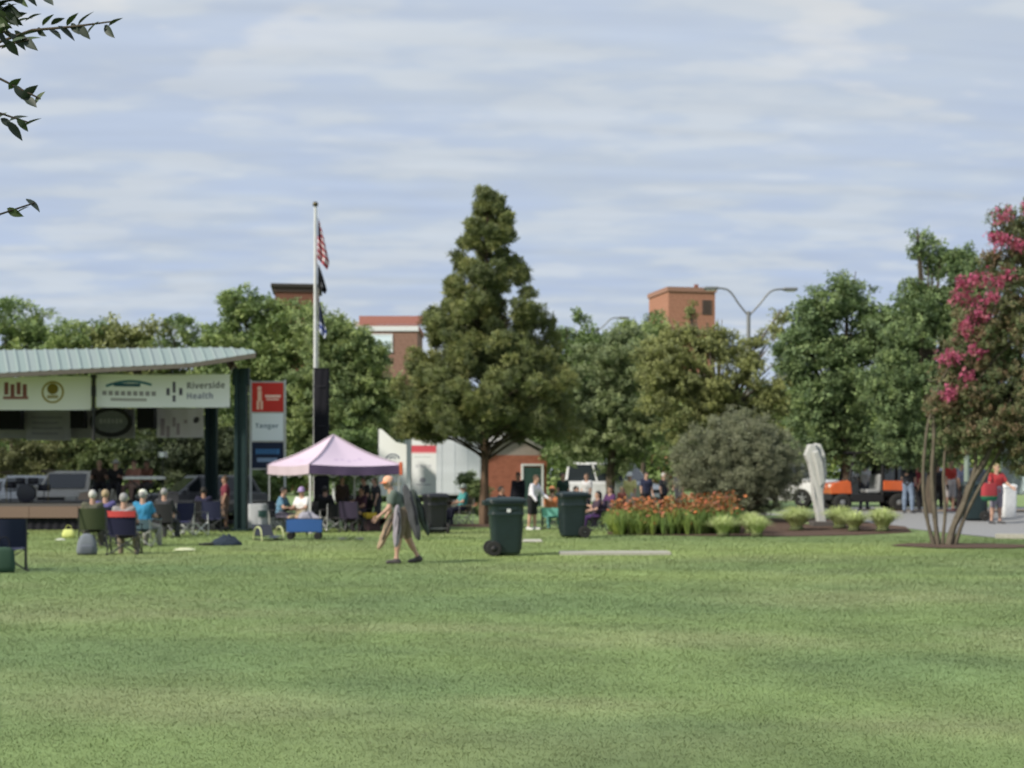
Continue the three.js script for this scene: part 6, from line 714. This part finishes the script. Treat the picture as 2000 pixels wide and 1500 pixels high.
person('person in white shirt and black shorts standing between the two green carts', gp(1040, 44.2), 1.0, { shirt: [0.68, 0.66, 0.72], pants: [0.015, 0.015, 0.018], shorts: 1, hair: brownH, lean: 12, sleeve: 'long', arms: [[24, 10, 34], [10, 14, 30]], shoe: [0.6, 0.6, 0.58], S: 0.95 });
seated(1079, 44.6, AW - 0.15, 'aqua camp chair between the two green carts', [0.22, 0.58, 0.54], 'person in orange shirt sitting in the aqua chair', { shirt: [0.58, 0.20, 0.08], cap: [0.60, 0.25, 0.12], pants: [0.15, 0.4, 0.38], seat: 0.5, hair: brownH }, { back: 0.66 });
seated(1165, 43.4, -1.3, 'dark purple camp chair left of the orange flowers', [0.03, 0.02, 0.05], 'person with dark hair in purple trousers sitting behind the second cart', { shirt: [0.05, 0.03, 0.05], hair: dark, long: 1, pants: [0.07, 0.03, 0.12], shoe: [0.6, 0.58, 0.58], seat: 0.47, S: 0.93 });
person('person in yellow shirt and white cap standing behind the orange flowers', gp(1231, 52), -0.5, { shirt: [0.68, 0.62, 0.26], cap: [0.72, 0.73, 0.70], pants: [0.68, 0.62, 0.60], hair: blond, lean: 4, S: 1.0 });
person('person in reddish shirt standing behind the left end of the orange flowers', gp(1214, 50), 0.6, { shirt: [0.36, 0.11, 0.08], pants: [0.3, 0.1, 0.06], hair: blond, S: 0.72 });
person('person in dark clothes standing behind the flower bed, left of the round bush', gp(1296, 56), 0.8, { shirt: [0.02, 0.022, 0.03], pants: [0.03, 0.03, 0.04], hair: whiteH, S: 0.96 });
seated(1128, 47, 0.9, 'dark folding chair under the listener in pale grey', [0.03, 0.03, 0.035], 'person in pale grey shirt sitting in the shade left of the second cart wheel', { shirt: [0.5, 0.48, 0.5], hair: dark, pants: [0.05, 0.05, 0.07] });
for (const [px, d, tn, l, o] of [
  [668, 45.4, 0.6, 'person in dark brown jacket standing under the middle of the canopy', { shirt: [0.05, 0.03, 0.025], pants: [0.02, 0.02, 0.025], hair: dark, sleeve: 'long', S: 0.92 }],
  [738, 47.5, -1.0, 'person in charcoal shirt standing in front of the left upright banner', { shirt: [0.03, 0.03, 0.035], pants: [0.05, 0.05, 0.06], hair: brownH, S: 0.9, lean: 12 }],
  [1099, 53, 0.5, 'person in dark green shirt standing in the shade left of the second cart', { shirt: [0.02, 0.045, 0.035], pants: [0.03, 0.03, 0.03], hair: dark }],
  [1146, 55, -0.7, 'person in white shirt standing in the shade above the second cart', { shirt: [0.55, 0.54, 0.55], pants: [0.05, 0.05, 0.07], hair: brownH, S: 0.98 }],
  [1262, 57, 0.3, 'person in navy shirt standing right of the person in yellow', { shirt: [0.02, 0.025, 0.06], pants: [0.03, 0.03, 0.04], hair: dark }],
  [1326, 58, -0.6, 'person in charcoal top standing against the left side of the round bush', { shirt: [0.04, 0.04, 0.045], pants: [0.06, 0.06, 0.07], hair: grey }],
  [1688, 56.4, 0.2, 'person in pale grey shirt standing behind the cab of the orange utility vehicle', { shirt: [0.5, 0.5, 0.5], pants: [0.1, 0.11, 0.14], hair: brownH, S: 1.02 }],
  [1832, 56, -0.4, 'person in dark clothes standing behind the middle stem of the pink tree', { shirt: [0.03, 0.03, 0.035], pants: [0.03, 0.03, 0.035], hair: dark, skin: 'tan' }],
  [1876, 55, 0.9, 'person in blue grey shirt standing between the pale green post and the leaning stem', { shirt: [0.16, 0.18, 0.28], pants: [0.08, 0.07, 0.08], hair: brownH }]]) person(l, gp(px, d), tn, o);
seated(1190, 48, -0.9, 'dark folding chair under the listener in plum', [0.03, 0.02, 0.04], 'person in plum shirt sitting in the shade at the left end of the flower bed', { shirt: [0.08, 0.03, 0.10], hair: dark, pants: [0.04, 0.03, 0.06] });
// by the road
person('person in black shirt and blue jeans standing beside the orange utility vehicle', gp(1774, 50.5), 2.6, { shirt: [0.022, 0.023, 0.03], pants: [0.17, 0.22, 0.31], hair: grey, arms: [[30, 12, 60], [6, 8, 14]], legs: [[3, 2, 5], [-3, 3, 6]], S: 1.04 });
person('person in maroon shirt and black trousers half hidden by the pink tree stems', gp(1794, 51.5), -1.4, { shirt: [0.20, 0.025, 0.04], pants: [0.012, 0.012, 0.016], hair: dark, S: 1.0, skin: 'tan' });
person('person with light hair in red shirt and white shorts between the pink tree stems', gp(1856, 53), 0.5, { shirt: [0.42, 0.04, 0.03], pants: [0.55, 0.50, 0.50], shorts: 1, hair: blond, shoe: [0.10, 0.02, 0.03], S: 1.06 });
person('tall person in red shirt and plaid grey shorts behind the road side cart', gp(1946, 44.2), 0.35, { shirt: [0.38, 0.035, 0.04], pants: [0.24, 0.22, 0.27], shorts: 1, hair: blond, arms: [[26, 22, 40, 10], [10, 20, 25]], S: 1.03, build: 1.1 });
{ const b = T('carry_bag', 'red and green carry bag held by the tall person in red', 'bag', ground(1932, 43.8).add(v3(0, 0.72, 0)), 0.3); P(b, 'pouch', [loft([[0, 0, 0], [0.01, 0.2, 0.1], [0.15, 0.25, 0.12], [0.5, 0.24, 0.1], [0.52, 0.1, 0.03], [0.52, 0, 0]], 28, 0.6)], fabric([0.36, 0.04, 0.05])); P(b, 'base', [loft([[-0.01, 0, 0], [-0.005, 0.21, 0.11], [0.13, 0.26, 0.13], [0.13, 0.24, 0.11]], 28, 0.6)], fabric([0.02, 0.16, 0.08])); P(b, 'strap', [tube([v3(-0.15, 0.5, 0), v3(-0.08, 0.74, 0), v3(0.08, 0.74, 0), v3(0.15, 0.5, 0)], 0.014)], MT.blackFabric);
  const h = T('cooler', 'white upright cooler beside the food trailer', 'cooler', ground(1967, 47), 0.2); P(h, 'body', [loft([[0, 0, 0], [0.01, 0.22, 0.2], [0.4, 0.24, 0.22], [0.95, 0.25, 0.23]], 28, 0.35)], MT.white); P(h, 'lid', [loft([[0.95, 0.265, 0.245], [1.02, 0.265, 0.245], [1.06, 0.2, 0.18], [1.06, 0, 0]], 28, 0.35)], MT.white); P(h, 'handle', [tube([v3(-0.26, 0.75, 0.1), v3(-0.32, 0.75, 0.05), v3(-0.32, 0.75, -0.05), v3(-0.26, 0.75, -0.1)], 0.012)], MT.steel); }
// things lying on the lawn
{
  const b = T('backpack', 'grey backpack standing on the grass left of the red banded chair', 'backpack', ground(170, 30.2), 0.25), m = fabric([0.17, 0.19, 0.22]); P(b, 'bag', [loft([[0, 0, 0], [0.005, 0.19, 0.12], [0.08, 0.21, 0.14], [0.25, 0.19, 0.13], [0.38, 0.13, 0.09], [0.43, 0.06, 0.04], [0.435, 0, 0]], 30, 0.6)], m); P(b, 'pocket', [loft([[0.03, 0, 0], [0.035, 0.14, 0.05], [0.17, 0.14, 0.05], [0.2, 0.08, 0.03], [0.2, 0, 0]], 24, 0.5).translate(0, 0, 0.13)], fabric([0.12, 0.135, 0.165])); P(b, 'loop', [tube([v3(-0.04, 0.42, -0.02), v3(-0.02, 0.5, -0.02), v3(0.02, 0.5, -0.02), v3(0.04, 0.42, -0.02)], 0.011)], MT.blackFabric);
  const y = T('beach_bag', 'small pale yellow bag on the grass left of the olive chair', 'bag', ground(134, 38.4), 0.1); P(y, 'pouch', [loft([[0, 0, 0], [0.005, 0.15, 0.1], [0.1, 0.17, 0.11], [0.22, 0.12, 0.06], [0.23, 0, 0]], 26, 0.7)], fabric([0.62, 0.66, 0.22])); P(y, 'handle', [tube([v3(-0.08, 0.22, 0), v3(-0.04, 0.32, 0), v3(0.04, 0.32, 0), v3(0.08, 0.22, 0)], 0.01)], fabric([0.4, 0.42, 0.12]));
  const heap = (name, label, px, d, w, h, c, sd) => { const o = T(name, label, name, ground(px, d), 0.2); P(o, 'cloth', [sheet(28, 16, (u, v) => { const a = u * 6.283, k = Math.cos(v * 1.5708) * (0.75 + 0.5 * fbm(Math.cos(a) * 1.4 + sd, Math.sin(a) * 1.4, sd, 3)); return [Math.cos(a) * k * w, Math.max(0.012, h * Math.pow(v, 0.8) * (0.5 + 0.9 * fbm(Math.cos(a) * k * 5 + sd, Math.sin(a) * k * 5, 2, 3))), Math.sin(a) * k * w * 0.5]; })], fabric(c)); return o; };
  P(heap('jacket', 'dark navy jacket dropped on the grass left of the beach chair', 442, 34.2, 0.34, 0.24, [0.018, 0.03, 0.05], 4), 'sleeve', [limb([v3(-0.15, 0.05, 0), v3(-0.4, 0.045, 0.05), v3(-0.62, 0.035, 0.02)], 0.05, 0.03, 8)], fabric([0.03, 0.035, 0.03]));
  heap('towel', 'pale yellow towel lying on the grass right of the red banded chair', 362, 32.0, 0.24, 0.06, [0.60, 0.62, 0.42], 9); heap('napkin', 'tiny white cloth on the grass left of the yellow bag', 117, 37, 0.13, 0.05, [0.6, 0.62, 0.52], 2);
}
renderer.render(scene, camera);
